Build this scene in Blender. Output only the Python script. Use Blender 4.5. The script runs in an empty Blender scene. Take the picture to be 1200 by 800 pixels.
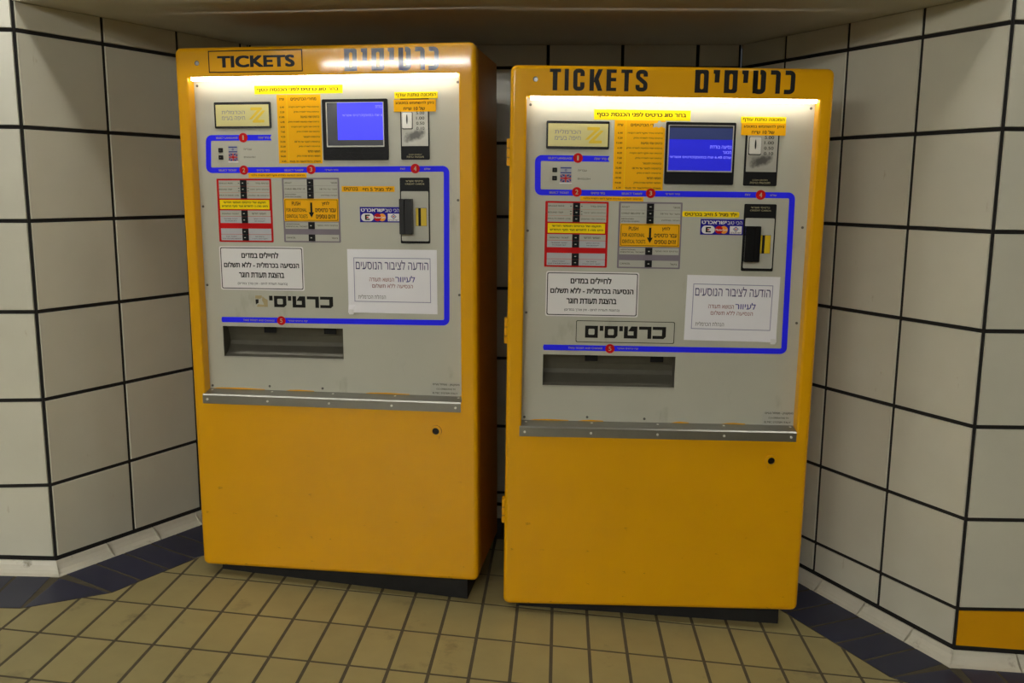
import bpy, bmesh, math, random, re
from mathutils import Vector, Matrix, Euler
from mathutils.geometry import tessellate_polygon

random.seed(11)
SC = bpy.context.scene
COL = SC.collection
ZC = 1.5                                   # camera height above the datum

# ------------------------------------------------------------------ camera
cam_d = bpy.data.cameras.new('camera')
cam = bpy.data.objects.new('camera', cam_d)
COL.objects.link(cam)
cam_d.sensor_width = 36.0
cam_d.lens = 1070.09 / 1200 * 36.0
cam_d.clip_start = 0.05
cam.matrix_world = (Matrix.Translation((0, 0, ZC)) @ Matrix.Rotation(0.0522, 4, 'Z')
                    @ Matrix.Rotation(math.pi / 2 - 0.1666, 4, 'X') @ Matrix.Rotation(0.0076, 4, 'Z'))
SC.camera = cam

# ------------------------------------------------------------------ world, exposure
w = bpy.data.worlds.new('world')
SC.world = w
w.use_nodes = True
w.node_tree.nodes['Background'].inputs[0].default_value = (0.9, 0.95, 1.0, 1)
w.node_tree.nodes['Background'].inputs[1].default_value = 0.02
SC.view_settings.view_transform = 'Standard'
SC.view_settings.look = 'None'
SC.view_settings.exposure = 1.25
SC.view_settings.gamma = 1.0
SC.view_settings.use_curve_mapping = False

LAMP_NEAR = 11.0         # emission of the tubes in front of the niche
LAMP_FAR = 34.0          # emission of the tubes across the hall
LAMP_MACHINE = 6.0       # emission of the strip inside each machine
LAMP_COLOR = (1.0, 0.98, 0.92)

# ------------------------------------------------------------------ materials
def lin(c):
    return tuple((x / 255 / 12.92) if x / 255 <= 0.04045 else ((x / 255 + 0.055) / 1.055) ** 2.4 for x in c)

MATS = {}
def mat(name, rgb, rough=0.5, metal=0.0, var=0.0, scale=6.0, bump=0.0, bscale=60.0, spec=0.5, rand=0.0, coat=0.0, world=False):
    if name in MATS:
        return MATS[name]
    m = bpy.data.materials.new(name)
    m.use_nodes = True
    nt = m.node_tree
    b = nt.nodes['Principled BSDF']
    c = lin(rgb)
    b.inputs['Base Color'].default_value = (*c, 1)
    b.inputs['Roughness'].default_value = rough
    b.inputs['Metallic'].default_value = metal
    b.inputs['Specular IOR Level'].default_value = spec
    if coat:
        b.inputs['Coat Weight'].default_value = coat
        b.inputs['Coat Roughness'].default_value = 0.05
    tc = nt.nodes.new('ShaderNodeTexCoord')
    CO = nt.nodes.new('ShaderNodeNewGeometry').outputs['Position'] if world else tc.outputs['Object']
    last = None
    if var:
        n = nt.nodes.new('ShaderNodeTexNoise')
        n.inputs['Scale'].default_value = scale
        n.inputs['Detail'].default_value = 6
        n.inputs['Roughness'].default_value = 0.6
        nt.links.new(CO, n.inputs['Vector'])
        mr = nt.nodes.new('ShaderNodeMapRange')
        mr.inputs['From Min'].default_value = 0.3
        mr.inputs['From Max'].default_value = 0.7
        mr.inputs['To Min'].default_value = 1 - var
        mr.inputs['To Max'].default_value = 1 + var
        nt.links.new(n.outputs['Fac'], mr.inputs['Value'])
        last = mr.outputs['Result']
    if rand:
        oi = nt.nodes.new('ShaderNodeObjectInfo')
        mr = nt.nodes.new('ShaderNodeMapRange')
        mr.inputs['To Min'].default_value = 1 - rand
        mr.inputs['To Max'].default_value = 1 + rand
        nt.links.new(oi.outputs['Random'], mr.inputs['Value'])
        if last is not None:
            mu = nt.nodes.new('ShaderNodeMath'); mu.operation = 'MULTIPLY'
            nt.links.new(last, mu.inputs[0]); nt.links.new(mr.outputs['Result'], mu.inputs[1])
            last = mu.outputs[0]
        else:
            last = mr.outputs['Result']
    if last is not None:
        vm = nt.nodes.new('ShaderNodeVectorMath'); vm.operation = 'SCALE'
        vm.inputs[0].default_value = c
        nt.links.new(last, vm.inputs['Scale'])
        nt.links.new(vm.outputs['Vector'], b.inputs['Base Color'])
    if bump:
        n = nt.nodes.new('ShaderNodeTexNoise')
        n.inputs['Scale'].default_value = bscale
        n.inputs['Detail'].default_value = 4
        nt.links.new(CO, n.inputs['Vector'])
        bp = nt.nodes.new('ShaderNodeBump')
        bp.inputs['Strength'].default_value = bump
        bp.inputs['Distance'].default_value = 0.002
        nt.links.new(n.outputs['Fac'], bp.inputs['Height'])
        nt.links.new(bp.outputs['Normal'], b.inputs['Normal'])
    MATS[name] = m
    return m

def emis(name, rgb, strength):
    m = bpy.data.materials.new(name)
    m.use_nodes = True
    b = m.node_tree.nodes['Principled BSDF']
    b.inputs['Base Color'].default_value = (*rgb, 1)
    b.inputs['Emission Color'].default_value = (*rgb, 1)
    b.inputs['Emission Strength'].default_value = strength
    return m

def worn_mix(name, dirt_rgb, scale, stretch, lo, hi, mask=None, world=False):
    """add worn marks of their own shape (scuffs, smudges) to a material, in object space.
    mask: list of (axis, from, to) ramps multiplied in"""
    m = MATS[name]
    nt = m.node_tree
    b = nt.nodes['Principled BSDF']
    tc = nt.nodes.new('ShaderNodeTexCoord')
    mp = nt.nodes.new('ShaderNodeMapping')
    mp.inputs['Scale'].default_value = stretch
    CO = nt.nodes.new('ShaderNodeNewGeometry').outputs['Position'] if world else tc.outputs['Object']
    nt.links.new(CO, mp.inputs['Vector'])
    n = nt.nodes.new('ShaderNodeTexNoise')
    n.inputs['Scale'].default_value = scale
    n.inputs['Detail'].default_value = 5
    n.inputs['Roughness'].default_value = 0.65
    nt.links.new(mp.outputs['Vector'], n.inputs['Vector'])
    mr = nt.nodes.new('ShaderNodeMapRange')
    mr.inputs['From Min'].default_value = lo
    mr.inputs['From Max'].default_value = hi
    nt.links.new(n.outputs['Fac'], mr.inputs['Value'])
    fac = mr.outputs['Result']
    sep = nt.nodes.new('ShaderNodeSeparateXYZ')
    nt.links.new(tc.outputs['Object'], sep.inputs[0])
    for ax, a, c in (mask or []):
        r = nt.nodes.new('ShaderNodeMapRange')
        r.inputs['From Min'].default_value = a
        r.inputs['From Max'].default_value = c
        nt.links.new(sep.outputs[ax], r.inputs['Value'])
        mu = nt.nodes.new('ShaderNodeMath'); mu.operation = 'MULTIPLY'
        nt.links.new(fac, mu.inputs[0]); nt.links.new(r.outputs['Result'], mu.inputs[1])
        fac = mu.outputs[0]
    mx = nt.nodes.new('ShaderNodeMix'); mx.data_type = 'RGBA'
    nt.links.new(fac, mx.inputs['Factor'])
    src = b.inputs['Base Color'].links
    if src:
        nt.links.new(src[0].from_socket, mx.inputs[6])
    else:
        mx.inputs[6].default_value = b.inputs['Base Color'].default_value
    mx.inputs[7].default_value = (*lin(dirt_rgb), 1)
    nt.links.new(mx.outputs[2], b.inputs['Base Color'])

def smudge(name, cx, cz, rx, rz, ang, rgb, strength):
    """a rubbed-in dark stain with ragged edge at one spot of a plate (object space)"""
    m = MATS[name]; nt = m.node_tree; b = nt.nodes['Principled BSDF']
    tc = nt.nodes.new('ShaderNodeTexCoord')
    sub = nt.nodes.new('ShaderNodeVectorMath'); sub.operation = 'SUBTRACT'
    sub.inputs[1].default_value = (cx, 0, cz)
    nt.links.new(tc.outputs['Object'], sub.inputs[0])
    rot = nt.nodes.new('ShaderNodeVectorRotate'); rot.rotation_type = 'Y_AXIS'
    rot.inputs['Angle'].default_value = ang
    nt.links.new(sub.outputs[0], rot.inputs['Vector'])
    scl = nt.nodes.new('ShaderNodeVectorMath'); scl.operation = 'MULTIPLY'
    scl.inputs[1].default_value = (1 / rx, 0, 1 / rz)
    nt.links.new(rot.outputs[0], scl.inputs[0])
    ln = nt.nodes.new('ShaderNodeVectorMath'); ln.operation = 'LENGTH'
    nt.links.new(scl.outputs[0], ln.inputs[0])
    n = nt.nodes.new('ShaderNodeTexNoise'); n.inputs['Scale'].default_value = 90; n.inputs['Detail'].default_value = 4
    nt.links.new(rot.outputs[0], n.inputs['Vector'])
    ad = nt.nodes.new('ShaderNodeMath'); ad.operation = 'MULTIPLY_ADD'; ad.inputs[1].default_value = 0.9; ad.inputs[2].default_value = -0.45
    nt.links.new(n.outputs['Fac'], ad.inputs[0])
    su = nt.nodes.new('ShaderNodeMath'); su.operation = 'ADD'
    nt.links.new(ln.outputs['Value'], su.inputs[0]); nt.links.new(ad.outputs[0], su.inputs[1])
    mr = nt.nodes.new('ShaderNodeMapRange'); mr.interpolation_type = 'SMOOTHSTEP'
    mr.inputs['From Min'].default_value = 1.1; mr.inputs['From Max'].default_value = 0.35; mr.inputs['To Max'].default_value = strength
    nt.links.new(su.outputs[0], mr.inputs['Value'])
    mx = nt.nodes.new('ShaderNodeMix'); mx.data_type = 'RGBA'
    nt.links.new(mr.outputs['Result'], mx.inputs['Factor'])
    src = b.inputs['Base Color'].links
    if src: nt.links.new(src[0].from_socket, mx.inputs[6])
    else: mx.inputs[6].default_value = b.inputs['Base Color'].default_value
    mx.inputs[7].default_value = (*lin(rgb), 1)
    nt.links.new(mx.outputs[2], b.inputs['Base Color'])

mat('tile_cream', (209, 206, 187), 0.28, var=0.03, scale=5, rand=0.025, spec=0.5, world=True)
worn_mix('tile_cream', (150, 128, 80), 5, (3, 3, 1), 0.68, 0.80, world=True)
mat('tile_yellow', (226, 160, 10), 0.3, var=0.04, rand=0.02)
mat('wall_grout', (27, 25, 22), 0.9, var=0.1)
mat('floor_beige', (150, 138, 92), 0.45, var=0.07, scale=9, rand=0.05, bump=0.06, bscale=90, world=True)
worn_mix('floor_beige', (96, 86, 56), 7, (1, 1, 1), 0.60, 0.80, world=True)
mat('floor_blue', (30, 33, 60), 0.40, var=0.10, scale=10, rand=0.10, world=True)
mat('floor_grout', (78, 71, 54), 0.9, var=0.15, scale=20)
mat('cove_white', (205, 200, 182), 0.35, var=0.05, scale=9, rand=0.03)
worn_mix('cove_white', (110, 98, 66), 14, (1, 1, 1), 0.60, 0.78, world=True)
mat('plaster', (202, 198, 180), 0.8, var=0.03, scale=3, bump=0.05)
mat('hall_wall', (120, 118, 110), 0.7)
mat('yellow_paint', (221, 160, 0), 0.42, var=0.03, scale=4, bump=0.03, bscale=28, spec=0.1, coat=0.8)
mat('header_ink', (22, 22, 22), 0.5, spec=0.2, coat=0.9)
worn_mix('yellow_paint', (66, 44, 8), 26, (0.8, 1, 1.7), 0.655, 0.72, [(2, 0.50, 0.0)])
mat('yellow_side_shaded', (178, 118, 0), 0.33, var=0.04, scale=4, bump=0.03, bscale=30)  # cabinet yellow darkened below the door's, shade of the machine sides painted in
mat('panel_grey', (181, 180, 164), 0.42, var=0.025, scale=5, spec=0.4)
worn_mix('panel_grey', (120, 112, 84), 4, (1.6, 1, 0.7), 0.62, 0.95)
mat('steel', (150, 149, 142), 0.32, metal=0.85, var=0.05, scale=20)
mat('steel_dark', (98, 95, 83), 0.34, metal=0.35, var=0.08, scale=14)
mat('steel_plate', (176, 174, 162), 0.42, metal=0.35, var=0.05, scale=20)
mat('slot_plate', (214, 212, 202), 0.35, metal=0.15)
mat('screw_steel', (232, 230, 222), 0.3, metal=0.2)
mat('black_plastic', (15, 15, 16), 0.5, spec=0.2)
mat('black_gloss', (14, 14, 15), 0.25)
mat('black_ink', (26, 25, 22), 0.6, spec=0.15)
mat('dirt_smear', (74, 72, 66), 0.6, var=0.3, scale=60)
mat('scratch_ink', (44, 44, 43), 0.6, spec=0.1)
mat('small_ink', (58, 56, 50), 0.6, spec=0.15)
mat('grey_ink', (92, 90, 84), 0.6, spec=0.15)
mat('white_ink', (196, 194, 178), 0.5)
mat('cream_ink', (178, 170, 128), 0.5)
mat('plinth_dark', (22, 21, 18), 0.85, var=0.35, scale=22, bump=0.4, bscale=40)
mat('blue_print', (38, 38, 255), 0.55, spec=0.15)
mat('navy_print', (34, 24, 140), 0.55, spec=0.15)
mat('red_print', (190, 12, 14), 0.55, spec=0.15)
mat('line_red', (190, 120, 104), 0.5)
mat('grey_print', (128, 120, 128), 0.55, spec=0.15)
mat('label_grey', (178, 177, 165), 0.55, spec=0.15)
mat('label_pale', (178, 179, 181), 0.55, spec=0.15)
mat('sticker_yellow', (246, 216, 4), 0.6, spec=0.15)
mat('sticker_amber', (240, 176, 6), 0.6, spec=0.15, var=0.02)
mat('sticker_white', (226, 224, 222), 0.6, spec=0.15)
mat('sticker_residue', (168, 152, 108), 0.6, var=0.06, scale=40)
mat('paper_white', (230, 229, 232), 0.6, var=0.015, scale=8)
mat('violet_ink', (64, 58, 104), 0.6)
mat('blueviolet_ink', (46, 42, 132), 0.6)
mat('maroon_ink', (140, 62, 58), 0.6)
mat('frame_ink', (148, 147, 172), 0.6)
mat('logo_gold', (204, 196, 132), 0.35, var=0.02)
mat('logo_blue', (112, 116, 140), 0.45)
mat('logo_yellow', (214, 182, 10), 0.4)
mat('logo_orange', (238, 150, 22), 0.4)
mat('flag_white', (158, 163, 172), 0.4)
mat('flag_blue', (32, 44, 124), 0.4)
mat('screen_off', (56, 58, 64), 0.22, var=0.12, scale=12)
mat('screen_top', (60, 72, 122), 0.22)
mat('tape', (226, 226, 224), 0.15)

# ------------------------------------------------------------------ mesh helpers
class MB:
    def __init__(self):
        self.v = []; self.f = []
    def add(self, vs, fs):
        o = len(self.v)
        self.v += [tuple(x) for x in vs]
        self.f += [tuple(i + o for i in f) for f in fs]
    # ---- shapes in a machine's frame: u right, n back, v up; fronts look to -n
    def prism(self, pts, n0, n1, back=False):
        k = len(pts)
        vs = [(u, n0, v) for u, v in pts] + [(u, n1, v) for u, v in pts]
        fs = [tuple(range(k))] + [(i, i + k, (i + 1) % k + k, (i + 1) % k) for i in range(k)]
        if back:
            fs.append(tuple(range(2 * k - 1, k - 1, -1)))
        self.add(vs, fs)
    def ring(self, outer, inner, n0, n1):
        k = len(outer)
        vs = [(u, n0, v) for u, v in outer] + [(u, n0, v) for u, v in inner] + [(u, n1, v) for u, v in outer] + [(u, n1, v) for u, v in inner]
        fs = []
        for i in range(k):
            j = (i + 1) % k
            fs += [(i, j, j + k, i + k), (i, i + 2 * k, j + 2 * k, j), (i + k, j + k, j + 3 * k, i + 3 * k)]
        self.add(vs, fs)
    def flat(self, polys, n):
        for p in polys:
            self.add([(u, n, v) for u, v in p], [tuple(range(len(p)))])
    def box(self, u0, u1, n0, n1, v0, v1):
        self.prism([(u0, v0), (u1, v0), (u1, v1), (u0, v1)], n0, n1, back=True)
    def mesh(self, name, m, scale=1.0, smooth=False):
        me = bpy.data.meshes.new(name)
        me.from_pydata([(x * scale, y * scale, z * scale) for x, y, z in self.v], [], self.f)
        me.materials.append(MATS[m] if isinstance(m, str) else m)
        if smooth:
            me.shade_smooth()
        me.update()
        return me

def link(name, me, parent=None, loc=(0, 0, 0), rotz=0.0):
    o = bpy.data.objects.new(name, me)
    COL.objects.link(o)
    o.location = loc
    if rotz:
        o.rotation_euler = (0, 0, rotz)
    if parent is not None:
        o.parent = parent
    return o

def rrect(u0, u1, v0, v1, r=0.0, seg=3, corners=(1, 1, 1, 1)):
    """counter-clockwise; corners: bl, br, tr, tl"""
    out = []
    for (cx, cy, a, on) in ((u0, v0, 180, corners[0]), (u1, v0, 270, corners[1]), (u1, v1, 0, corners[2]), (u0, v1, 90, corners[3])):
        rr = r if on else 1e-5
        sx = 1 if cx == u0 else -1
        sy = 1 if cy == v0 else -1
        for k in range(seg + 1):
            t = math.radians(a + 90 * k / seg)
            out.append((cx + sx * rr + rr * math.cos(t), cy + sy * rr + rr * math.sin(t)))
    return out

def circle(cu, cv, r, k=20, ru=None):
    return [(cu + (ru or r) * math.cos(2 * math.pi * i / k), cv + r * math.sin(2 * math.pi * i / k)) for i in range(k)]

def stroke(path, wd, r=0.0, seg=4):
    """quads of a band of width wd along a path, corners rounded with centre radius r"""
    P = [Vector(p) for p in path]
    if r > 0:
        out = [P[0]]
        for a, b, c in zip(P, P[1:], P[2:]):
            d1 = (a - b).normalized(); d2 = (c - b).normalized()
            ang = d1.angle(d2)
            t = min(r / math.tan(ang / 2), (a - b).length * 0.5, (c - b).length * 0.5)
            rr = t * math.tan(ang / 2)
            ctr = b + (d1 + d2).normalized() * (rr / math.sin(ang / 2))
            s = b + d1 * t - ctr; e = b + d2 * t - ctr
            a0 = math.atan2(s.y, s.x); a1 = math.atan2(e.y, e.x)
            da = (a1 - a0 + math.pi) % (2 * math.pi) - math.pi
            for k in range(seg + 1):
                q = a0 + da * k / seg
                out.append(ctr + Vector((math.cos(q), math.sin(q))) * rr)
        out.append(P[-1])
        P = out
    L = []; R = []
    for i, p in enumerate(P):
        d1 = (P[i] - P[i - 1]).normalized() if i > 0 else None
        d2 = (P[i + 1] - P[i]).normalized() if i < len(P) - 1 else None
        if d1 is None: d1 = d2
        if d2 is None: d2 = d1
        n1 = Vector((-d1.y, d1.x)); n2 = Vector((-d2.y, d2.x))
        n = (n1 + n2).normalized()
        k = wd / 2 / max(0.4, n.dot(n1))
        L.append(p + n * k); R.append(p - n * k)
    return [[tuple(R[i]), tuple(R[i + 1]), tuple(L[i + 1]), tuple(L[i])] for i in range(len(P) - 1)]

def ringquads(outer, inner):
    k = len(outer)
    return [[outer[i], outer[(i + 1) % k], inner[(i + 1) % k], inner[i]] for i in range(k)]

def ccw(p):
    a = sum(p[i][0] * p[(i + 1) % len(p)][1] - p[(i + 1) % len(p)][0] * p[i][1] for i in range(len(p)))
    return p if a > 0 else p[::-1]

# ------------------------------------------------------------------ lettering
_TXT = {}
def heb(s):
    t = s[::-1]
    t = re.sub(r'[0-9][0-9.]*', lambda m: m.group(0)[::-1], t)
    t = re.sub(r'[A-Za-z]+', lambda m: m.group(0)[::-1], t)
    return t.translate(str.maketrans('()', ')('))

def glyphs(s, bold):
    key = (s, bold)
    if key not in _TXT:
        if any('\u0590' <= c <= '\u05ff' for c in s):
            body = heb(s)
        else:
            body = s
        c = bpy.data.curves.new('lettering', 'FONT')
        c.body = body
        c.resolution_u = 4 if bold > 0.03 else 3
        c.dimensions = '3D'
        c.fill_mode = 'FULL'                # outlines only: overlapping contours are filled one by one below
        o = bpy.data.objects.new('lettering', c)
        me = o.to_mesh()
        vs = [(v.co.x, v.co.y) for v in me.vertices]
        nxt = {e.vertices[0]: e.vertices[1] for e in me.edges}
        seen = set(); cons = []
        for st_ in range(len(vs)):
            if st_ in seen or st_ not in nxt: continue
            lp = []; q = st_
            while q not in seen:
                seen.add(q); lp.append(q); q = nxt[q]
            if len(lp) > 2: cons.append(lp)
        def sarea(lp):
            return sum(vs[lp[i]][0] * vs[lp[(i + 1) % len(lp)]][1] - vs[lp[(i + 1) % len(lp)]][0] * vs[lp[i]][1] for i in range(len(lp))) / 2
        ars = [sarea(lp) for lp in cons]
        def inside(p, lp):
            r = False
            for i in range(len(lp)):
                a_, b_ = vs[lp[i]], vs[lp[i - 1]]
                if (a_[1] > p[1]) != (b_[1] > p[1]) and p[0] < (b_[0] - a_[0]) * (p[1] - a_[1]) / (b_[1] - a_[1]) + a_[0]:
                    r = not r
            return r
        fs = []
        hole = [any(oa * ha < 0 and abs(oa) > abs(ha) and inside(vs[h[0]], oc) for oc, oa in zip(cons, ars)) for h, ha in zip(cons, ars)]
        for lp, ar, is_hole in zip(cons, ars, hole):
            if is_hole: continue
            group = [lp] + [h for h, ha, hh_ in zip(cons, ars, hole) if hh_ and ha * ar < 0 and abs(ha) < abs(ar) and inside(vs[h[0]], lp)]
            flatidx = [i for g_ in group for i in g_]
            for t_ in tessellate_polygon([[Vector((vs[i][0], vs[i][1], 0)) for i in g_] for g_ in group]):
                fs.append(tuple(flatidx[i] for i in t_))
        o.to_mesh_clear()
        bpy.data.objects.remove(o)
        bpy.data.curves.remove(c)
        x0 = min(v[0] for v in vs); x1 = max(v[0] for v in vs)
        y0 = min(v[1] for v in vs); y1 = max(v[1] for v in vs)
        e = bold * 1.0
        sx = (x1 - x0) + 2 * e; sy = max(1e-6, y1 - y0) + 2 * e * 0.7
        layers = [(0, 0)] if e == 0 else [(-e, 0), (e, 0), (0, -0.7 * e), (0, 0.7 * e)]
        if e > 0.03:
            layers = [(dx * e, dy * 0.7 * e) for dx in (-1, 0, 1) for dy in (-1, 0, 1)]
        V = []; Fc = []
        for dx, dy in layers:                # a heavier weight: the outline drawn again slightly shifted
            o_ = len(V)
            V += [((a - x0 + e + dx) / sx, (b - y0 + 0.7 * e + dy) / sy) for a, b in vs]
            Fc += [tuple(k + o_ for k in f) for f in fs]
        _TXT[key] = (V, Fc, len(vs))
    return _TXT[key]

def put_text(mb, s, u0, u1, v0, v1, n, bold=0.012):
    vs, fs, per = glyphs(s, bold)
    out = [(u0 + a * (u1 - u0), n - 0.00001 * (i // per), v0 + b * (v1 - v0)) for i, (a, b) in enumerate(vs)]
    good = []
    for f in fs:
        a = 0
        for i in range(len(f)):
            p, q = out[f[i]], out[f[(i + 1) % len(f)]]
            a += p[0] * q[2] - q[0] * p[2]
        good.append(f if a > 0 else f[::-1])
    mb.add(out, good)

def tag(o, label, cat, group=None):
    o['label'] = label
    o['category'] = cat
    if group:
        o['group'] = group
    return o

def struct(o):
    o['kind'] = 'structure'
    return o

# ================================================================== THE SETTING
FA, FB, FC = ZC - 1.4085, -0.05536, -0.00644
def zf(x, y):
    return FA + FB * x + FC * y

Z0 = ZC + 0.481          # first tile joint under the soffit
ZS = ZC + 0.570          # soffit of the niche
ZT = 3.10                # ceiling of the hall
TP = 0.30                # tile pitch
CL = Vector((-1.7361, 2.9214)); aL = 1.1179; wL = 0.3233
CR = Vector((1.2866, 2.8136)); aR = 1.0548; wR = 0.3079
DB = 3.8334
BL = Vector((CL.x + (DB - CL.y) / math.tan(aL), DB))
BR = Vector((CR.x - (DB - CR.y) / math.tan(aR), DB))
bL = 0.14
FL = CL - Vector((math.cos(bL), math.sin(bL))) * 2.4
FR = CR + Vector((math.cos(0.03), math.sin(0.03))) * 2.4
JW = 0.0115              # joint width
PROUD = 0.005

_tile_mesh = {}
def tile_mesh(wd, ht, m):
    key = (round(wd, 4), round(ht, 4), m)
    if key not in _tile_mesh:
        mb = MB(); c = 0.0018
        # x along, y depth (room is -y), z up
        fr = [(c, 0, c), (wd - c, 0, c), (wd - c, 0, ht - c), (c, 0, ht - c)]
        bk = [(0, PROUD + 0.002, 0), (wd, PROUD + 0.002, 0), (wd, PROUD + 0.002, ht), (0, PROUD + 0.002, ht)]
        mb.add(fr + bk, [(0, 1, 2, 3)] + [(i, i + 4, (i + 1) % 4 + 4, (i + 1) % 4) for i in range(4)])
        _tile_mesh[key] = mb.mesh('tile', m)
    return _tile_mesh[key]

def build_wall(name, p0, p1, ztop, joints, yellow_below=None, rows_up=0):
    """wall whose face runs p0 -> p1 (room on the right-hand side when walking back to front is -normal)"""
    d = (p1 - p0); L = d.length; d.normalize()
    nrm = Vector((d.y, -d.x))              # into the room
    rot = math.atan2(d.y, d.x)
    # backing slab (the dark joint mortar)
    b0 = p0 - nrm * PROUD; b1 = p1 - nrm * PROUD
    c0 = p0 - nrm * 0.10; c1 = p1 - nrm * 0.10
    mb = MB()
    vs = [(q.x, q.y, zf(q.x, q.y) - 0.02) for q in (b0, b1, c1, c0)] + [(q.x, q.y, ztop) for q in (b0, b1, c1, c0)]
    mb.add(vs, [(0, 1, 5, 4), (1, 2, 6, 5), (2, 3, 7, 6), (3, 0, 4, 7), (4, 5, 6, 7), (3, 2, 1, 0)])
    wall = struct(link(name, mb.mesh(name, 'wall_grout')))
    js = sorted(set([0.0, L] + [j for j in joints if 0.03 < j < L - 0.03]))
    for a, b in zip(js, js[1:]):
        x0, x1 = a + JW / 2 + (0.002 if a == 0 else 0), b - JW / 2 - (0.002 if b == L else 0)
        k = -rows_up
        while True:
            top = Z0 - TP * (k - 1); bot = Z0 - TP * k
            m = 'tile_yellow' if (yellow_below is not None and k > yellow_below) else 'tile_cream'
            pa = p0 + d * x0; pb = p0 + d * x1
            fa = zf(pa.x, pa.y) + 0.050; fb = zf(pb.x, pb.y) + 0.050
            t = min(top - JW / 2, ztop); lo = bot + JW / 2
            if t < min(fa, fb) + 0.012:
                break
            if t - lo > 0.01:
                if lo > max(fa, fb) + 0.004:
                    link('tile', tile_mesh(x1 - x0, t - lo, m), wall, (pa.x, pa.y, lo), rot)
                else:                       # cut along the cove that follows the sloping floor
                    za, zb = max(lo, fa + 0.004) - lo, max(lo, fb + 0.004) - lo
                    mb = MB(); c = 0.0018; wd = x1 - x0; ht = t - lo
                    fr = [(c, 0, za + c), (wd - c, 0, zb + c), (wd - c, 0, ht - c), (c, 0, ht - c)]
                    bk = [(0, PROUD + 0.002, za), (wd, PROUD + 0.002, zb), (wd, PROUD + 0.002, ht), (0, PROUD + 0.002, ht)]
                    mb.add(fr + bk, [(0, 1, 2, 3)] + [(i, i + 4, (i + 1) % 4 + 4, (i + 1) % 4) for i in range(4)])
                    link('tile', mb.mesh('tile', m), wall, (pa.x, pa.y, lo), rot)
            k += 1
            if k > 12:
                break
    return wall

lenL = (BL - CL).length; lenR = (CR - BR).length
build_wall('wall_left_front', FL, CL, ZT, [(CL - FL).length - TP * i for i in range(1, 9)], rows_up=3)
build_wall('wall_left', CL, BL, ZS, [wL * i for i in range(1, 5)])
build_wall('wall_back', BL, BR, ZS, [(-0.0628 + TP * i) - BL.x for i in range(-6, 5)])
build_wall('wall_right', BR, CR, ZS, [lenR - wR * i for i in range(1, 6)])
build_wall('wall_right_front', CR, FR, ZT, [TP * i for i in range(1, 9)], yellow_below=6, rows_up=3)

# ---- soffit over the niche, its fascia and the hall around the camera
def solid(name, pts, z0, z1, m):
    k = len(pts); mb = MB()
    mb.add([(x, y, z0) for x, y in pts] + [(x, y, z1) for x, y in pts],
           [tuple(range(k - 1, -1, -1)), tuple(range(k, 2 * k))] + [(i, (i + 1) % k, (i + 1) % k + k, i + k) for i in range(k)])
    return struct(link(name, mb.mesh(name, m)))

solid('ceiling', [(CL.x, CL.y), (CR.x, CR.y), (BR.x + 0.05, BR.y + 0.1), (BL.x - 0.05, BL.y + 0.1)], ZS, ZT, 'plaster')
HX0, HX1, HY0 = -5.6, 5.0, -6.6
solid('ceiling_hall', [(HX0, HY0), (HX1, HY0), (HX1, 3.2), (HX0, 3.2)], ZT, ZT + 0.1, 'hall_wall')
solid('wall_hall_left', [(HX0 - 0.1, HY0), (HX0, HY0), (HX0, 3.2), (HX0 - 0.1, 3.2)], -0.3, ZT, 'hall_wall')
solid('wall_hall_right', [(HX1, HY0), (HX1 + 0.1, HY0), (HX1 + 0.1, 3.2), (HX1, 3.2)], -0.3, ZT, 'hall_wall')
solid('wall_hall_opposite', [(HX0, HY0 - 0.1), (HX1, HY0 - 0.1), (HX1, HY0), (HX0, HY0)], -0.3, ZT, 'hall_wall')

# ---- floor: sloping slab (mortar) with every tile laid on it
mb = MB()
pl = [(HX0, HY0), (HX1, HY0), (HX1, 3.95), (HX0, 3.95)]
mb.add([(x, y, zf(x, y) - 0.0012) for x, y in pl] + [(x, y, zf(x, y) - 0.08) for x, y in pl],
       [(0, 1, 2, 3), (7, 6, 5, 4)] + [(i + 4, (i + 1) % 4 + 4, (i + 1) % 4, i) for i in range(4)])
floor = struct(link('floor', mb.mesh('floor', 'floor_grout')))

def clip(poly, p, nx, ny):
    """keep the side where (q-p).n >= 0"""
    out = []
    k = len(poly)
    for i in range(k):
        a, b = poly[i], poly[(i + 1) % k]
        da = (a[0] - p[0]) * nx + (a[1] - p[1]) * ny
        db = (b[0] - p[0]) * nx + (b[1] - p[1]) * ny
        if da >= 0:
            out.append(a)
        if (da >= 0) != (db >= 0):
            t = da / (da - db)
            out.append((a[0] + (b[0] - a[0]) * t, a[1] + (b[1] - a[1]) * t))
    return out

def area(p):
    return abs(sum(p[i][0] * p[(i + 1) % len(p)][1] - p[(i + 1) % len(p)][0] * p[i][1] for i in range(len(p)))) / 2 if len(p) > 2 else 0

def floor_piece(mb, poly, org):
    poly = ccw(poly); k = len(poly)
    vs = []
    for dz in (0.0, -0.005):
        vs += [(x - org[0], y - org[1], zf(x, y) + dz - zf(*org)) for x, y in poly]
    mb.add(vs, [tuple(range(k))] + [(i + k, (i + 1) % k + k, (i + 1) % k, i) for i in range(k)])

def floor_obj(polys, m):
    c = (sum(q[0] for q in polys[0]) / len(polys[0]), sum(q[1] for q in polys[0]) / len(polys[0]))
    mb = MB()
    for p in polys:
        floor_piece(mb, p, c)
    return link('floor_tile', mb.mesh('floor_tile', m), floor, (c[0], c[1], zf(*c)))

COVE = 0.045; BW = 0.235; FJ = 0.0105
walls2d = [(FL, CL), (CL, BL), (BL, BR), (BR, CR), (CR, FR)]
def wn(a, b):
    d = (b - a).normalized()
    return d, Vector((d.y, -d.x))

def hpt(a, b, off):                          # a point and inward normal of a wall's offset line
    d, n = wn(a, b)
    return a + n * off, n

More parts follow.
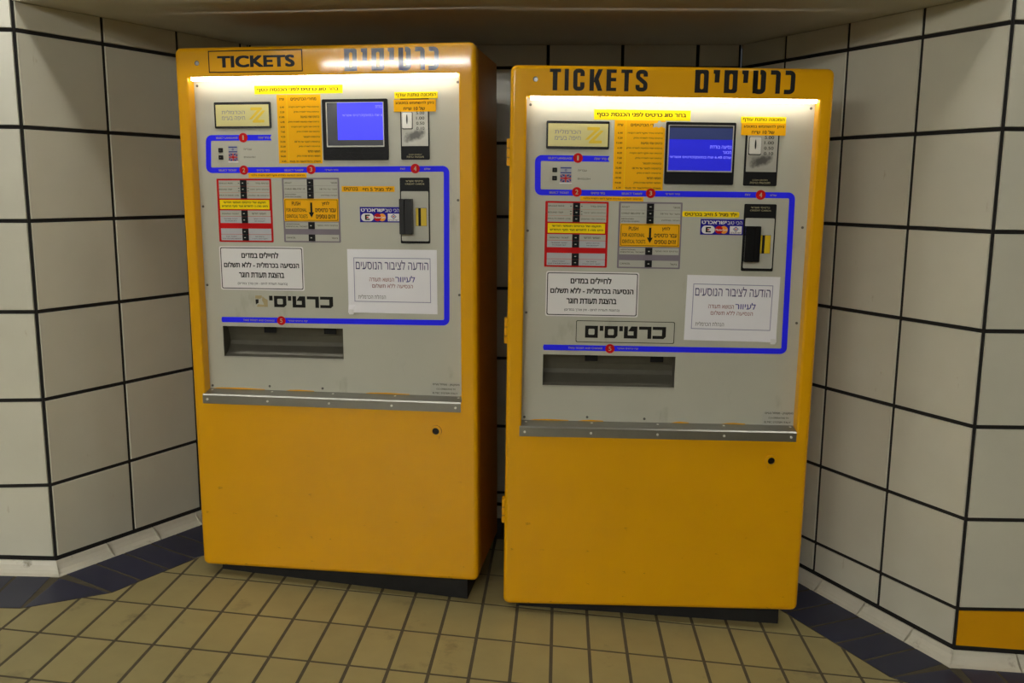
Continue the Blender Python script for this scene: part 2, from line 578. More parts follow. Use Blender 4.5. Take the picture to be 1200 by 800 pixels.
# blue border, tiles set square to each wall
for wi, (a, b) in enumerate(walls2d):
    d, n = wn(a, b); L = (b - a).length
    pitch = 0.1185
    start = 0.0
    k0 = 0
    if wi == 0:                               # count from the outer corner
        offs = [L - pitch * (i + 1) for i in range(int(L / pitch))]
    else:
        offs = [pitch * i for i in range(int(L / pitch) + 1)]
    for o in offs:
        if wi == 0 and o < L - 1.2: continue
        if wi == 4 and o > 1.2: continue
        q = [(o + FJ / 2, COVE), (o + pitch - FJ / 2, COVE), (o + pitch - FJ / 2, COVE + BW), (o + FJ / 2, COVE + BW)]
        poly = [tuple(a + d * s + n * t) for s, t in q]
        # re-entrant corners of the niche: mitre against the neighbouring wall's run
        for wj in (wi - 1, wi + 1):
            if (wi, wj) in ((1, 2), (2, 1), (2, 3), (3, 2)):
                c = BL if 1 in (wi, wj) else BR
                a2, b2 = walls2d[wj]
                d2, n2 = wn(a2, b2)
                m = (n - n2).normalized()
                poly = clip(poly, tuple(c - m * 0.004), -m.x, -m.y)
        if wi in (1, 3):
            end = a + d * (L) if wi == 3 else None
            if end is not None:
                poly = clip(poly, tuple(end), -d.x, -d.y)
        if len(poly) > 2 and area(poly) > 0.0006:
            floor_obj([poly], 'floor_blue')
# wedge tiles where the border turns the two outer corners
for (w1, w2, c) in ((walls2d[0], walls2d[1], CL), (walls2d[3], walls2d[4], CR)):
    d1, n1 = wn(*w1); d2, n2 = wn(*w2)
    m = (n1 + n2).normalized()
    apex = c + m * (COVE / m.dot(n1))
    p1 = c + n1 * (COVE + BW) - d1 * 0.0; p2 = c + n2 * (COVE + BW)
    t = (p2 - p1).normalized()
    floor_obj([[tuple(apex + m * 0.012), tuple(p1 + t * FJ * 0.6), tuple(p2 - t * FJ * 0.6)]], 'floor_blue')

# beige field: columns run towards the niche
EDGE = COVE + BW + FJ * 0.6
dF, nF = wn(*walls2d[0]); dA, nA = wn(*walls2d[1]); dB_, nB = wn(*walls2d[2]); dC, nC = wn(*walls2d[3]); dG, nG = wn(*walls2d[4])
def chord(c, n1, n2):
    p1 = c + n1 * EDGE; p2 = c + n2 * EDGE
    t = (p2 - p1).normalized()
    n = Vector((t.y, -t.x))
    if n.dot(n1) < 0: n = -n
    return p1, n
cutL = [(CL + nF * EDGE, nF), chord(CL, nF, nA), (CL + nA * EDGE, nA)]
cutR = [(CR + nG * EDGE, nG), chord(CR, nG, nC), (CR + nC * EDGE, nC)]
def subtract(polys, cuts):
    """remove the convex region that lies behind all cut lines"""
    out = []
    for poly in polys:
        rest = poly
        for p, n in cuts:
            o = clip(rest, p, n.x, n.y)
            if area(o) > 1e-5:
                out.append(o)
            rest = clip(rest, p, -n.x, -n.y)
            if area(rest) < 1e-5:
                break
    return out

PX, PY, SH = 0.1192, 0.245, -0.036
def field_poly(k, j):
    x0 = -0.009 + PX * k + FJ / 2; x1 = x0 + PX - FJ
    y = lambda x, jj: 2.70 + SH * (x + 0.25) + PY * jj
    return [(x0, y(x0, j) + FJ / 2), (x1, y(x1, j) + FJ / 2), (x1, y(x1, j + 1) - FJ / 2), (x0, y(x0, j + 1) - FJ / 2)]
full = None
rest_mb = MB()
for j in range(-14, 5):
    for k in range(-24, 21):
        poly = field_poly(k, j)
        a0 = area(poly)
        ps = subtract(subtract([poly], cutL), cutR)
        ps = [clip(p, tuple(BL + nB * EDGE), nB.x, nB.y) for p in ps]
        ps = [p for p in ps if area(p) > 1e-5]
        at = sum(area(p) for p in ps)
        if at < 0.0005:
            continue
        cx = sum(p[0] for p in poly) / 4; cy = sum(p[1] for p in poly) / 4
        if j < -4 or cx < -2.1 or cx > 1.75:      # outside the picture: one joined field
            for p in ps:
                floor_piece(rest_mb, p, (0, 0))
            continue
        if at > a0 * 0.999:
            if full is None:
                full = MB(); floor_piece(full, poly, (cx, cy)); full = full.mesh('floor_tile', 'floor_beige')
            link('floor_tile', full, floor, (cx, cy, zf(cx, cy)))
        else:
            floor_obj(ps, 'floor_beige')
ro = link('tile_field', rest_mb.mesh('tile_field', 'floor_beige'), floor, (0, 0, zf(0, 0)))
ro['kind'] = 'stuff'

# ---- cove base along the walls
prof = [(0.0, 0.040), (0.006, 0.040), (0.011, 0.026), (0.020, 0.013), (0.032, 0.005), (0.046, 0.001), (0.046, -0.004)]
off = []                                     # mitred corner points for offset t: p + q*t
pts = [FL, CL, BL, BR, CR, FR]
mit = []
for i, p in enumerate(pts):
    if i == 0: mit.append(wn(*walls2d[0])[1])
    elif i == 5: mit.append(wn(*walls2d[4])[1])
    else:
        n1 = wn(*walls2d[i - 1])[1]; n2 = wn(*walls2d[i])[1]
        m = (n1 + n2).normalized(); mit.append(m / m.dot(n1))
for wi, nm in enumerate(('baseboard_left_front', 'baseboard_left', 'baseboard_back', 'baseboard_right', 'baseboard_right_front')):
    a, b = walls2d[wi]; d, n = wn(a, b); L = (b - a).length
    piece = 0.205
    cuts = [0.0]
    s = 0.2 if wi != 0 else (L % piece)
    while s < L - 0.02:
        cuts.append(s); s += piece
    cuts.append(L)
    root = None
    for s0, s1 in zip(cuts, cuts[1:]):
        mb = MB()
        vs = []
        for s, e in ((s0, 0), (s1, 1)):
            for o, h in prof:
                if s == 0.0: q = a + mit[wi] * o
                elif s == L: q = b + mit[wi + 1] * o
                else: q = a + d * (s + (0.0014 if e == 0 else -0.0014)) + n * o
                vs.append((q.x, q.y, zf(q.x, q.y) + h))
        k = len(prof)
        mb.add(vs, [(i, i + 1, i + 1 + k, i + k) for i in range(k - 1)] + [tuple(range(k - 1, -1, -1)), tuple(range(k, 2 * k))])
        if root is None:
            # a mortar bed behind the pieces carries them
            bed = MB(); bv = []
            for s, mm in ((0.0, mit[wi]), (L, mit[wi + 1])):
                base = a + d * s
                for o, h in ((0.0, 0.036), (0.005, 0.036), (0.016, 0.012), (0.038, 0.002), (0.040, -0.003)):
                    q = base + mm * o
                    bv.append((q.x, q.y, zf(q.x, q.y) + h))
            bed.add(bv, [(i, i + 1, i + 6, i + 5) for i in range(4)])
            root = struct(link(nm, bed.mesh(nm, 'floor_grout')))
        link('cove_tile', mb.mesh('cove_tile', 'cove_white', smooth=False), root)

# ================================================================== LAMPS OF THE HALL (above and behind the frame)
tube_near = emis('tube_near', LAMP_COLOR, LAMP_NEAR)
tube_far = emis('tube_far', LAMP_COLOR, LAMP_FAR)
def cyl_x(mb, x0, x1, cy, cz, r, k=12):
    vs = [(x, cy + r * math.cos(2 * math.pi * i / k), cz + r * math.sin(2 * math.pi * i / k)) for x in (x0, x1) for i in range(k)]
    mb.add(vs, [(i, i + k, (i + 1) % k + k, (i + 1) % k) for i in range(k)] + [tuple(range(k)), tuple(range(2 * k - 1, k - 1, -1))])
def fixture(x, y, length, m, label, group):
    e = bpy.data.objects.new('ceiling_light', None); COL.objects.link(e); e.location = (x, y, ZT)
    tag(e, label, 'light', group)
    h = length / 2
    mb = MB(); mb.box(-h, h, -0.06, 0.06, -0.05, 0.0); link('housing', mb.mesh('housing', 'hall_wall'), e)
    for s in (-0.03, 0.03):
        mb = MB(); cyl_x(mb, -h + 0.03, h - 0.03, s, -0.075, 0.016); link('tube', mb.mesh('tube', m), e)
    for s in (-1, 1):
        mb = MB(); mb.box(s * (h - 0.025) - 0.012, s * (h - 0.025) + 0.012, -0.055, 0.055, -0.1, -0.05)
        link('tube_holder', mb.mesh('tube_holder', 'hall_wall'), e)
for x, ln_ in ((-2.1, 1.6), (-0.82, 0.9), (1.65, 1.6)):
    fixture(x, 2.42, ln_, tube_near, 'twin tube ceiling light mounted close above the ticket niche', 'tube lights above the niche')
for y, xs in ((-2.0, (-2.8, -0.4)), (-3.7, (-3.4, -1.2)), (-5.4, (-3.6, -1.2))):  # last row inferred from header glare and low shadows; nearer rows added as fill
    for x in xs:
        fixture(x, y, 2.0, tube_far, 'unseen twin tube ceiling light in the open hall away from the niche', 'tube lights of the hall')

# ================================================================== TICKET MACHINES
K = 0.945
INS = 0.0454            # the face plate sits this far behind the door front
BOX = {
1: {'logo': (0.1071, 0.3138, 1.5999, 1.6886), 'logoin': (0.1132, 0.3065, 1.607, 1.6799), 'banner': (0.2569, 0.5725, 1.7145, 1.7424), 'price': (0.3358, 0.4931, 1.4793, 1.7118), 'bezel': (0.499, 0.7298, 1.4903, 1.6942), 'screen': (0.5152, 0.7148, 1.5373, 1.6829), 'lit': (0.5534, 0.7148, 1.5584, 1.6829), 'coin': (0.7736, 0.8729, 1.491, 1.6952), 'coinin': (0.7775, 0.869, 1.5365, 1.653), 'slot': (0.7816, 0.8145, 1.5952, 1.6474), 'chg1': (0.7544, 0.9033, 1.6936, 1.715), 'chg2': (0.7515, 0.8969, 1.6502, 1.6898), 'rib1': (0.0696, 0.3124, 1.5584, 1.5775), 'rib2': (0.064, 0.0835, 1.4465, 1.4661), 'rib3': (0.9208, 0.9406, 1.451, 1.4703), 'rib4': (0.9156, 0.936, 0.9208, 0.9421), 'rib5': (0.0927, 0.099, 0.9158, 0.9349), 'c1': (0.2079, 1.5683), 'c2': (0.205, 1.457), 'c3': (0.451, 1.4589), 'c4': (0.8216, 1.4614), 'c5': (0.3206, 0.926), 'btn': (0.123, 1.5008, 1.5255), 'flags': (0.1499, 0.1862, 1.4871, 1.5418), 'lng': (0.2135, 1.5017, 1.5286), 'red': (0.1011, 0.3038, 1.2055, 1.4274), 'grey': (0.3432, 0.5508, 1.2066, 1.4305), 'push': (0.3482, 0.5461, 1.28, 1.3589), 'smally': (0.2215, 0.4337, 1.4305, 1.4473), 'child': (0.5589, 0.748, 1.3827, 1.402), 'credit': (0.6222, 0.769, 1.2783, 1.3312), 'card': (0.7671, 0.871, 1.2066, 1.4309), 'cardin': (0.7712, 0.8670, 1.2149, 1.3849), 'reader': (0.7693, 0.8134, 1.2387, 1.3593), 'ycard': (0.8217, 0.8605, 1.2667, 1.3285), 'soldier': (0.0982, 0.4118, 1.0348, 1.1902), 'krt': (0.2257, 0.5154, 0.9746, 1.0152), 'tray': (0.096, 0.5484, 0.7906, 0.9021), 'paper': (0.5724, 0.8935, 0.9609, 1.185), 'badge': (0.8655, 0.9713, 0.6694, 0.7181),
    'W': (-0.008, 1.041), 'open': (0.036, 0.984), 'key': (0.8934, 0.5531), 'tbox': (0.1159, 0.4509, 1.7823, 1.8549), 'ttxt': (0.1482, 0.4233, 1.7985, 1.8375), 'htxt': (0.5959, 0.9186, 1.7809, 1.853), 'hole': (0.0735, 1.8152)},
2: {'logo': (0.1134, 0.3231, 1.6029, 1.6943), 'logoin': (0.1194, 0.3186, 1.6118, 1.6858), 'banner': (0.2706, 0.5896, 1.6998, 1.733), 'price': (0.3395, 0.5075, 1.4706, 1.6992), 'bezel': (0.5101, 0.7408, 1.4929, 1.6955), 'screen': (0.5198, 0.732, 1.5366, 1.685), 'lit': (0.5198, 0.732, 1.5366, 1.685), 'coin': (0.7745, 0.8857, 1.4911, 1.7149), 'coinin': (0.7807, 0.8812, 1.5371, 1.6571), 'slot': (0.7879, 0.8255, 1.595, 1.65), 'chg1': (0.7565, 0.9036, 1.6956, 1.7158), 'chg2': (0.7588, 0.9046, 1.656, 1.6952), 'rib1': (0.0771, 0.3269, 1.5634, 1.5816), 'rib2': (0.0786, 0.0984, 1.4496, 1.4684), 'rib3': (0.9279, 0.9509, 1.4512, 1.4715), 'rib4': (0.9367, 0.9571, 0.9193, 0.9427), 'rib5': (0.1168, 0.1268, 0.9192, 0.94), 'c1': (0.2209, 1.5741), 'c2': (0.22, 1.4621), 'c3': (0.468, 1.4614), 'c4': (0.8357, 1.4615), 'c5': (0.3487, 0.929), 'btn': (0.1442, 1.5066, 1.5337), 'flags': (0.1607, 0.2022, 1.4922, 1.5468), 'lng': (0.228, 1.5057, 1.5332), 'red': (0.1151, 0.3288, 1.2087, 1.4306), 'grey': (0.363, 0.5768, 1.2081, 1.4323), 'push': (0.3693, 0.5713, 1.2823, 1.3596), 'smally': (0.232, 0.4445, 1.4337, 1.4486), 'child': (0.5771, 0.7683, 1.3848, 1.404), 'credit': (0.6397, 0.7855, 1.326, 1.3786), 'card': (0.7833, 0.8908, 1.2059, 1.4312), 'cardin': (0.7892, 0.8868, 1.2153, 1.3842), 'reader': (0.7875, 0.8388, 1.238, 1.3577), 'ycard': (0.8395, 0.8777, 1.2659, 1.3278), 'soldier': (0.1227, 0.4401, 1.0395, 1.1938), 'krt': (0.2611, 0.5394, 0.966, 1.0082), 'krtbox': (0.2296, 0.5687, 0.95, 1.026), 'tray': (0.1182, 0.5762, 0.7945, 0.9046), 'paper': (0.6017, 0.917, 0.9633, 1.1882), 'badge': (0.8871, 0.9945, 0.6692, 0.7194),
    'W': (-0.007, 1.042), 'open': (0.047, 0.996), 'key': (0.9143, 0.5541), 'ttxt': (0.12, 0.4385, 1.7871, 1.8567), 'htxt': (0.591, 0.9143, 1.7861, 1.8581), 'hole': (0.0741, 1.8224)},
}
HM = 1.8677
VO0, VO1 = 0.657, 1.767           # bottom and top of the door's opening
TH = 0.0007                       # sticker thickness
strip_mat = emis('machine_strip', (1.0, 1.0, 0.96), LAMP_MACHINE)
screen_lit = emis('screen_lit', lin((52, 52, 255)), 0.45)
screen_dim = emis('screen_dim', lin((20, 24, 210)), 0.16)
screen_ink = emis('screen_ink', lin((128, 128, 240)), 0.42)

def fr(box, a, b, c, d):
    """sub-box by fractions: a..b from the left, c..d from the top"""
    u0, u1, v0, v1 = box
    return (u0 + a * (u1 - u0), u0 + b * (u1 - u0), v1 - d * (v1 - v0), v1 - c * (v1 - v0))

TICKETS_Z = (38, 1098, 57, 307)
def tickets_polys():
    def R(x0, x1, y0, y1): return [(x0, y1), (x1, y1), (x1, y0), (x0, y0)]
    P = [R(72, 122, 60, 305), R(38, 160, 60, 98), R(200, 245, 60, 305)]
    P += stroke([(393, 140), (393, 80), (316, 80), (316, 282), (393, 282), (393, 210)], 47, 26)
    P += [R(470, 518, 60, 305), [(518, 205), (520, 160), (562, 60), (610, 60), (568, 172), (545, 215)], [(568, 172), (612, 305), (560, 305), (522, 200)]]
    P += [R(652, 702, 60, 305), R(700, 760, 60, 100), R(700, 757, 155, 195), R(700, 760, 267, 305)]
    P += [R(845, 893, 60, 305), R(810, 932, 60, 100)]
    P += stroke([(1074, 137), (1074, 84), (992, 84), (992, 145), (1074, 215), (1074, 283), (990, 283), (990, 230)], 46, 30)
    return P
HEB_Z = (45, 1115, 70, 322)
def hebrew_head_polys():
    T = 70; B = 322
    P = ringquads(rrect(45, 190, T, B, 26, 4, (0, 1, 0, 0)), rrect(102, 139, T + 42, B - 40, 17, 4))
    for x in (240, 545):
        P.append([(x, T + 38), (x, T), (x + 70, T), (x + 66, T + 138), (x + 14, T + 138), (x + 16, T + 46)])
    P += ringquads(rrect(357, 500, T, B, 34, 4, (0, 0, 1, 0)), rrect(412, 448, T + 42, B - 40, 17, 4))
    P += stroke([(690, T), (690, B - 21), (775, B - 21), (775, T + 20), (738, T + 20)], 54, 30)
    P.append([(664, T), (716, T), (716, B), (664, B)])
    P += stroke([(850, T + 20), (932, T + 20), (932, B)], 50, 22)
    P += stroke([(1006, T + 21), (1090, T + 21), (1090, B - 21), (1000, B - 21)], 49, 34)
    return P
BLK_Z = (148, 1010, 100, 240)
def hebrew_block_polys(skip_mem=False):
    T = 100; B = 240; w_ = 36
    def R(x0, x1, y0, y1): return [(x0, y1), (x1, y1), (x1, y0), (x0, y0)]
    P = []
    if not skip_mem:
        P += ringquads(rrect(148, 285, T, B, 1, 1), rrect(184, 249, T + 36, B - 36, 8, 1))
    P += [R(303, 342, T, T + 58), R(512, 550, T, T + 58)]
    P += ringquads(rrect(357, 495, T, B, 28, 1, (0, 0, 1, 0)), rrect(393, 455, T + 36, B - 36, 8, 1))
    P += [R(563, 604, T, B), R(604, 705, B - 36, B), R(665, 705, T, B - 36), [(606, T + 58), (640, T), (665, T), (665, T + 58)]]
    P += [R(722, 855, T, T + 36), R(814, 855, T + 36, B)]
    P += [R(868, 1010, T, T + 36), R(968, 1010, T + 36, B - 26), [(868, B - 36), (968, B - 36), (968, B - 26), (1010, B - 26), (985, B), (868, B)]]
    return P
def place(polys, zbox, box, flip=True):
    """map traced outlines (y down) into a box of the machine's face"""
    x0, x1, y0, y1 = zbox; u0, u1, v0, v1 = box
    return [ccw([(u0 + (x - x0) / (x1 - x0) * (u1 - u0), v1 - (y - y0) / (y1 - y0) * (v1 - v0)) for x, y in p]) for p in polys]

PRICES = ['6.40', '3.20', '12.80', '6.40', '8.00', '7.60', '9.20', '32.00', '32.00', '107.00', '94.00', '6.20']
TARIFFS = [('כרטיס בודד תקף ליום הקניה', 0.86), ('כרטיס בודד לאזרח ותיק', 0.71), ('כרטיס שתי נסיעות', 0.53), ('כרטיס שתי נסיעות לאזרח ותיק', 0.88),
           ('כרטיס יומי תקף ליום הקניה', 0.80), ('כרטיס יומי לאזרח ותיק', 0.65), ('כרטיסיה למבוגר', 0.47), ('כרטיסיה לנוער עד גיל 18', 0.72),
           ('כרטיסיה לאזרח ותיק', 0.60), ('חופשי חודשי', 0.35), ('חופשי חודשי אזרח ותיק', 0.67), ('משולב כרמלית/אגד חד פעמי', 0.88)]

def machine(idx, loc, yaw, roll, label):
    B = BOX[idx]
    root = bpy.data.objects.new('ticket_machine', None)
    COL.objects.link(root)
    root.location = loc
    root.rotation_euler = (0, roll, yaw)
    tag(root, label, 'ticket machine', 'ticket machines in the tiled niche')
    F = INS                                            # depth of the face plate
    def part(name, mb, m, parent=None, smooth=False, label=None):
        o = link(name, mb.mesh(name, m, K, smooth), parent or root)
        if label: o['label'] = label
        return o
    def slab(name, box, m, r=0.0, n1=F, t=TH, parent=None, corners=(1, 1, 1, 1), label=None):
        mb = MB(); mb.prism(rrect(*box, r, 3, corners) if r else [(box[0], box[2]), (box[1], box[2]), (box[1], box[3]), (box[0], box[3])], n1 - t, n1)
        return part(name, mb, m, parent, label=label)
    def text(parent, items, n, m='black_ink', name='lettering', bold=0.012):
        mb = MB()
        for it in items:
            s, bx = it[0], it[1]
            put_text(mb, s, *bx, n, it[2] if len(it) > 2 else bold)
        return part(name, mb, m, parent)

    # ---------------- door with its opening, cabinet, base
    w0, w1 = B['W']; o0, o1 = B['open']
    DD = 0.062; SG = 4; RC = 0.022; RE = 0.015
    loops = [(rrect(w0, w1, 0.0, HM, RC, SG), DD)]
    for q in range(6):
        th = math.radians(90 * q / 5)
        ins = RE * (1 - math.cos(th))
        loops.append((rrect(w0 + ins, w1 - ins, ins, HM - ins, RC - ins, SG), RE * (1 - math.sin(th))))
    RI = 0.007
    for q in range(4):
        th = math.radians(90 * q / 3)
        e_ = RI * (1 - math.sin(th))
        loops.append((rrect(o0 - e_, o1 + e_, VO0 - e_, VO1 + e_, 0.002 + e_, SG), RI * (1 - math.cos(th))))
    loops.append((rrect(o0, o1, VO0, VO1, 0.002, SG), F + 0.012))
    mb = MB(); kk = len(loops[0][0])
    for lp_, n_ in loops:
        mb.v += [(u, n_, v) for u, v in lp_]
    for a in range(len(loops) - 1):
        for q in range(kk):
            r_ = (q + 1) % kk
            mb.f.append((a * kk + q, a * kk + r_, (a + 1) * kk + r_, (a + 1) * kk + q))
    me = mb.mesh('door', 'yellow_paint', K)
    for p in me.polygons:
        p.use_smooth = not (abs(p.normal.y) > 0.999)
    door = link('door', me, root)

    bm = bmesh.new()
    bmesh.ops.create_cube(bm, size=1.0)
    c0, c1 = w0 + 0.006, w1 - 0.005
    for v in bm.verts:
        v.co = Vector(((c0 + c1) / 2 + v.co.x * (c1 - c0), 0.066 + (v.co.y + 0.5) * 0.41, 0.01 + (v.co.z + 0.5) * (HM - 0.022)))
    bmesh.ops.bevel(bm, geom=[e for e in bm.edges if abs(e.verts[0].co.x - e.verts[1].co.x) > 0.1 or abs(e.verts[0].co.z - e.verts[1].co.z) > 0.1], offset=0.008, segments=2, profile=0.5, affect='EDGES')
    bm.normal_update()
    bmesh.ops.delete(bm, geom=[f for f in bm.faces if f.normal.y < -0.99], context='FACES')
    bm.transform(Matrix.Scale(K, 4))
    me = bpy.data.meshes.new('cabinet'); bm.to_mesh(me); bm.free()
    me.materials.append(MATS['yellow_side_shaded'])
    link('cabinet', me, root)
    mb = MB(); mb.ring(rrect(w0 + 0.012, w1 - 0.012, 0.012, HM - 0.02, 0.01, 2), rrect(w0 + 0.03, w1 - 0.03, 0.03, HM - 0.04, 0.01, 2), 0.058, 0.07)
    part('door_gasket', mb, 'black_plastic')

    # base: stands on the sloping floor
    R = Euler((0, roll, yaw)).to_matrix(); Lc = Vector(loc)
    mb = MB(); q = []
    p0, p1, q0, q1 = w0 + 0.05, w1 - 0.05, 0.055, 0.42
    for (u, n) in ((p0, q0), (p1, q0), (p1, q1), (p0, q1)):
        wp = R @ (Vector((u, n, 0)) * K) + Lc
        q.append((u, n, (zf(wp.x, wp.y) - wp.z - 0.001) / K))
    mb.add(q + [(a, b, 0.012) for a, b, _ in q], [(0, 1, 5, 4), (1, 2, 6, 5), (2, 3, 7, 6), (3, 0, 4, 7), (4, 5, 6, 7), (3, 2, 1, 0)])
    part('plinth', mb, 'plinth_dark', label='dirty black plinth')

    # hinges stand out on one side of one machine
    if idx == 2:
        for v in (1.545, 0.945, 0.30):
            mb = MB(); mb.prism(rrect(w0 - 0.010, w0 + 0.004, v, v + 0.088, 0.003, 2), 0.016, 0.05, back=True)
            h = part('hinge', mb, 'yellow_paint')
            mb = MB()
            for k in (0.29, 0.64):
                mb.box(w0 - 0.0104, w0 + 0.002, 0.0155, 0.04, v + 0.088 * k, v + 0.088 * k + 0.0022)
            part('hinge_joint', mb, 'black_ink', h)

    # lock
    ku, kv = B['key']
    mb = MB(); mb.ring(circle(ku, kv, 0.021, 20), circle(ku, kv, 0.0125, 20), -0.008, 0.001)
    mb.prism([(ku - 0.010, kv - 0.028), (ku + 0.010, kv - 0.028), (ku + 0.013, kv - 0.017), (ku - 0.013, kv - 0.017)], -0.006, 0.001)
    lk = part('lock', mb, 'yellow_paint')
    mb = MB(); mb.prism(circle(ku, kv, 0.0125, 18), -0.0010, 0.0005); part('keyhole', mb, 'black_gloss', lk)
    # header fixing hole
    hu, hv = B['hole']
    mb = MB(); mb.prism(circle(hu, hv, 0.0085, 14), -0.0006, 0.0005)
    mb2 = MB(); mb2.prism(circle(hu + 0.001, hv - 0.001, 0.0062, 12), -0.0012, 0.0)
    hb = part('header_bolt', mb, 'grey_ink'); part('bolt_face', mb2, 'steel', hb)

    # header lettering
    if idx == 1:
        t = B['tbox']
        mb = MB(); mb.prism(rrect(*t, 0.002, 2), -0.0006, 0.0003)
        st = part('header_sticker', mb, 'yellow_paint')
        mb = MB(); mb.flat(ringquads(rrect(*t, 0.002, 2), rrect(t[0] + 0.0035, t[1] - 0.0035, t[2] + 0.0035, t[3] - 0.0035, 0.001, 2)), -0.0010)
        part('outline', mb, 'black_ink', st)
        text(st, [('TICKETS', B['ttxt'])], -0.0010, 'header_ink', bold=0.042)
    else:
        mb = MB(); mb.flat(place(tickets_polys(), TICKETS_Z, B['ttxt']), -0.0006)
        part('header_lettering', mb, 'header_ink', label='tall black TICKETS lettering')
    mb = MB(); mb.flat(place(hebrew_head_polys(), HEB_Z, B['htxt']), -0.0006)
    part('header_lettering', mb, 'header_ink', label='tall black Hebrew lettering')

    # lamp strip under the header
    mb = MB(); mb.prism(rrect(o0 + 0.012, o1 - 0.006, VO1 - 0.0095, VO1 + 0.004, 0.003, 2), 0.002, 0.013, back=True)
    part('lamp_strip', mb, strip_mat, label='glowing white lamp strip')

    # ---------------- face plate with the hole of the ticket tray
    t = B['tray']; pu0, pu1, pv0, pv1 = o0 - 0.004, o1 + 0.004, 0.664, VO1 + 0.02
    mb = MB()
    us = [pu0, t[0], t[1], pu1]; vs = [pv0, t[2], t[3], pv1]
    for i in range(3):
        for j in range(3):
            if (i, j) != (1, 1):
                mb.flat([[(us[i], vs[j]), (us[i + 1], vs[j]), (us[i + 1], vs[j + 1]), (us[i], vs[j + 1])]], F)
    k = [(t[0], t[2]), (t[1], t[2]), (t[1], t[3]), (t[0], t[3])]
    o = len(mb.v)
    mb.add([(u, F, v) for u, v in k] + [(u, F + 0.004, v) for u, v in k], [((i + 1) % 4, i, i + 4, (i + 1) % 4 + 4) for i in range(4)])
    plate = part('face_plate', mb, 'panel_grey', label='brushed grey metal face plate')
    mb = MB()
    for (u, v) in ((o0 + 0.012, 1.745), (o1 - 0.012, 1.745), (o0 + 0.010, 1.33), (o1 - 0.014, 1.355), (o0 + 0.010, 1.05), (o1 - 0.012, 1.03), (o0 + 0.010, 0.680), (o0 + 0.43, 0.682), (o0 + 0.23, 0.684)):
        m1 = MB(); m1.prism(circle(u, v, 0.0045, 10), F - 0.0015, F); part('plate_screw', m1, 'grey_ink', plate)

    for (a, e) in (((0.0, 0.22), (0.30, 0.42), (0.62, 0.80), (0.93, 1.0)) if idx == 1 else ((0.02, 0.17), (0.20, 0.30), (0.55, 0.62), (0.74, 0.83))):
        ua = o0 + 0.008 + a * (o1 - o0 - 0.016); ub = o0 + 0.008 + e * (o1 - o0 - 0.016)
        m1 = MB(); m1.flat([[(ua, 0.6690), (ub, 0.6690), (ub - 0.02 * (e - a), 0.6722), ((ua + ub) / 2, 0.6745), (ua + 0.02, 0.6730)]], F - 0.0006)
        part('paint_chip', m1, 'yellow_paint', plate)

    # tray
    mb = MB()
    pr = [(F + 0.004, t[3]), (F + 0.035, t[3]), (F + 0.055, t[3] - 0.35 * (t[3] - t[2])), (F + 0.062, t[3] - 0.55 * (t[3] - t[2])), (F + 0.055, t[3] - 0.68 * (t[3] - t[2])), (F + 0.025, t[2] + 0.006), (F + 0.004, t[2])]
    kk = len(pr)
    vsx = [(t[0], n, v) for n, v in pr] + [(t[1], n, v) for n, v in pr]
    mb.add(vsx, [(i, i + 1, i + 1 + kk, i + kk) for i in range(kk - 1)] + [tuple(range(kk)), tuple(range(2 * kk - 1, kk - 1, -1))])
    tr = part('ticket_tray', mb, 'steel_dark', label='dark steel ticket tray')
    for a in (0.32, 0.82):
        u = t[0] + a * (t[1] - t[0])
        mb = MB(); mb.box(u, u + 0.045, F + 0.030, F + 0.036, t[3] - 0.026, t[3] - 0.001); part('tray_flap', mb, 'black_plastic', tr)
    mb = MB(); mb.box(t[0], t[1], F - 0.002, F + 0.010, t[2] - 0.0035, t[2] + 0.0005); part('tray_lip', mb, 'steel_plate', tr)

    # shelf: aluminium angle with screws
    mb = MB()
    prf = [(F + 0.002, 0.670), (-0.001, 0.6590), (-0.0055, 0.6545), (-0.0055, 0.624), (-0.001, 0.624), (-0.001, 0.650), (F + 0.002, 0.662)]
    kk = len(prf); s0, s1 = o0 - 0.006, o1 - 0.001
    mb.add([(s0, n, v) for n, v in prf] + [(s1, n, v) for n, v in prf],
           [((i + 1) % kk, i, i + kk, (i + 1) % kk + kk) for i in range(kk)] + [tuple(range(kk)), tuple(range(2 * kk - 1, kk - 1, -1))])
    sh = part('shelf', mb, 'steel', label='aluminium ledge under the face plate')
    for i in range(5):
        u = s0 + 0.018 + (s1 - s0 - 0.036) * i / 4
        mb = MB(); mb.prism(circle(u, 0.640, 0.0042, 10), -0.008, -0.005); part('screw', mb, 'screw_steel', sh)
        mb = MB(); cc = circle(u + 0.004, 0, 0.0045, 10)
        mb.add([(x, 0.028 + y, 0.6665 + 0.0012 + y * 0.25) for x, y in cc], [tuple(range(10))])
        part('screw', mb, 'screw_steel', sh)

    # ---------------- guide ribbon with numbered discs
    wd = 0.0195
    r1, r2, r3, r4, r5 = (B['rib%d' % i] for i in range(1, 6))
    c = lambda b: (b[2] + b[3]) / 2
    path = [(r1[1] - 0.012, c(r1)), (r1[0] + wd / 2, c(r1)), (r2[0] + wd / 2, c(r2)), (r3[1] - wd / 2, c(r3)), (r4[1] - wd / 2, c(r4)), (r5[0] + 0.007, c(r5))]
    mb = MB()
    quads = [ccw(p) for p in stroke(path, wd, 0.0135, 5)]
    ea = r1[1] - 0.0121
    quads.append(ccw([(ea, c(r1) - wd / 2), (r1[1], c(r1) - wd / 2), (r1[1] - 0.007, c(r1)), (r1[1], c(r1) + wd / 2), (ea, c(r1) + wd / 2)]))
    eb = r5[0] + 0.0072
    quads.append(ccw([(eb, c(r5) - wd / 2), (eb, c(r5) + wd / 2), (r5[0] + 0.003, c(r5) + wd / 2), (r5[0], c(r5)), (r5[0] + 0.003, c(r5) - wd / 2)]))
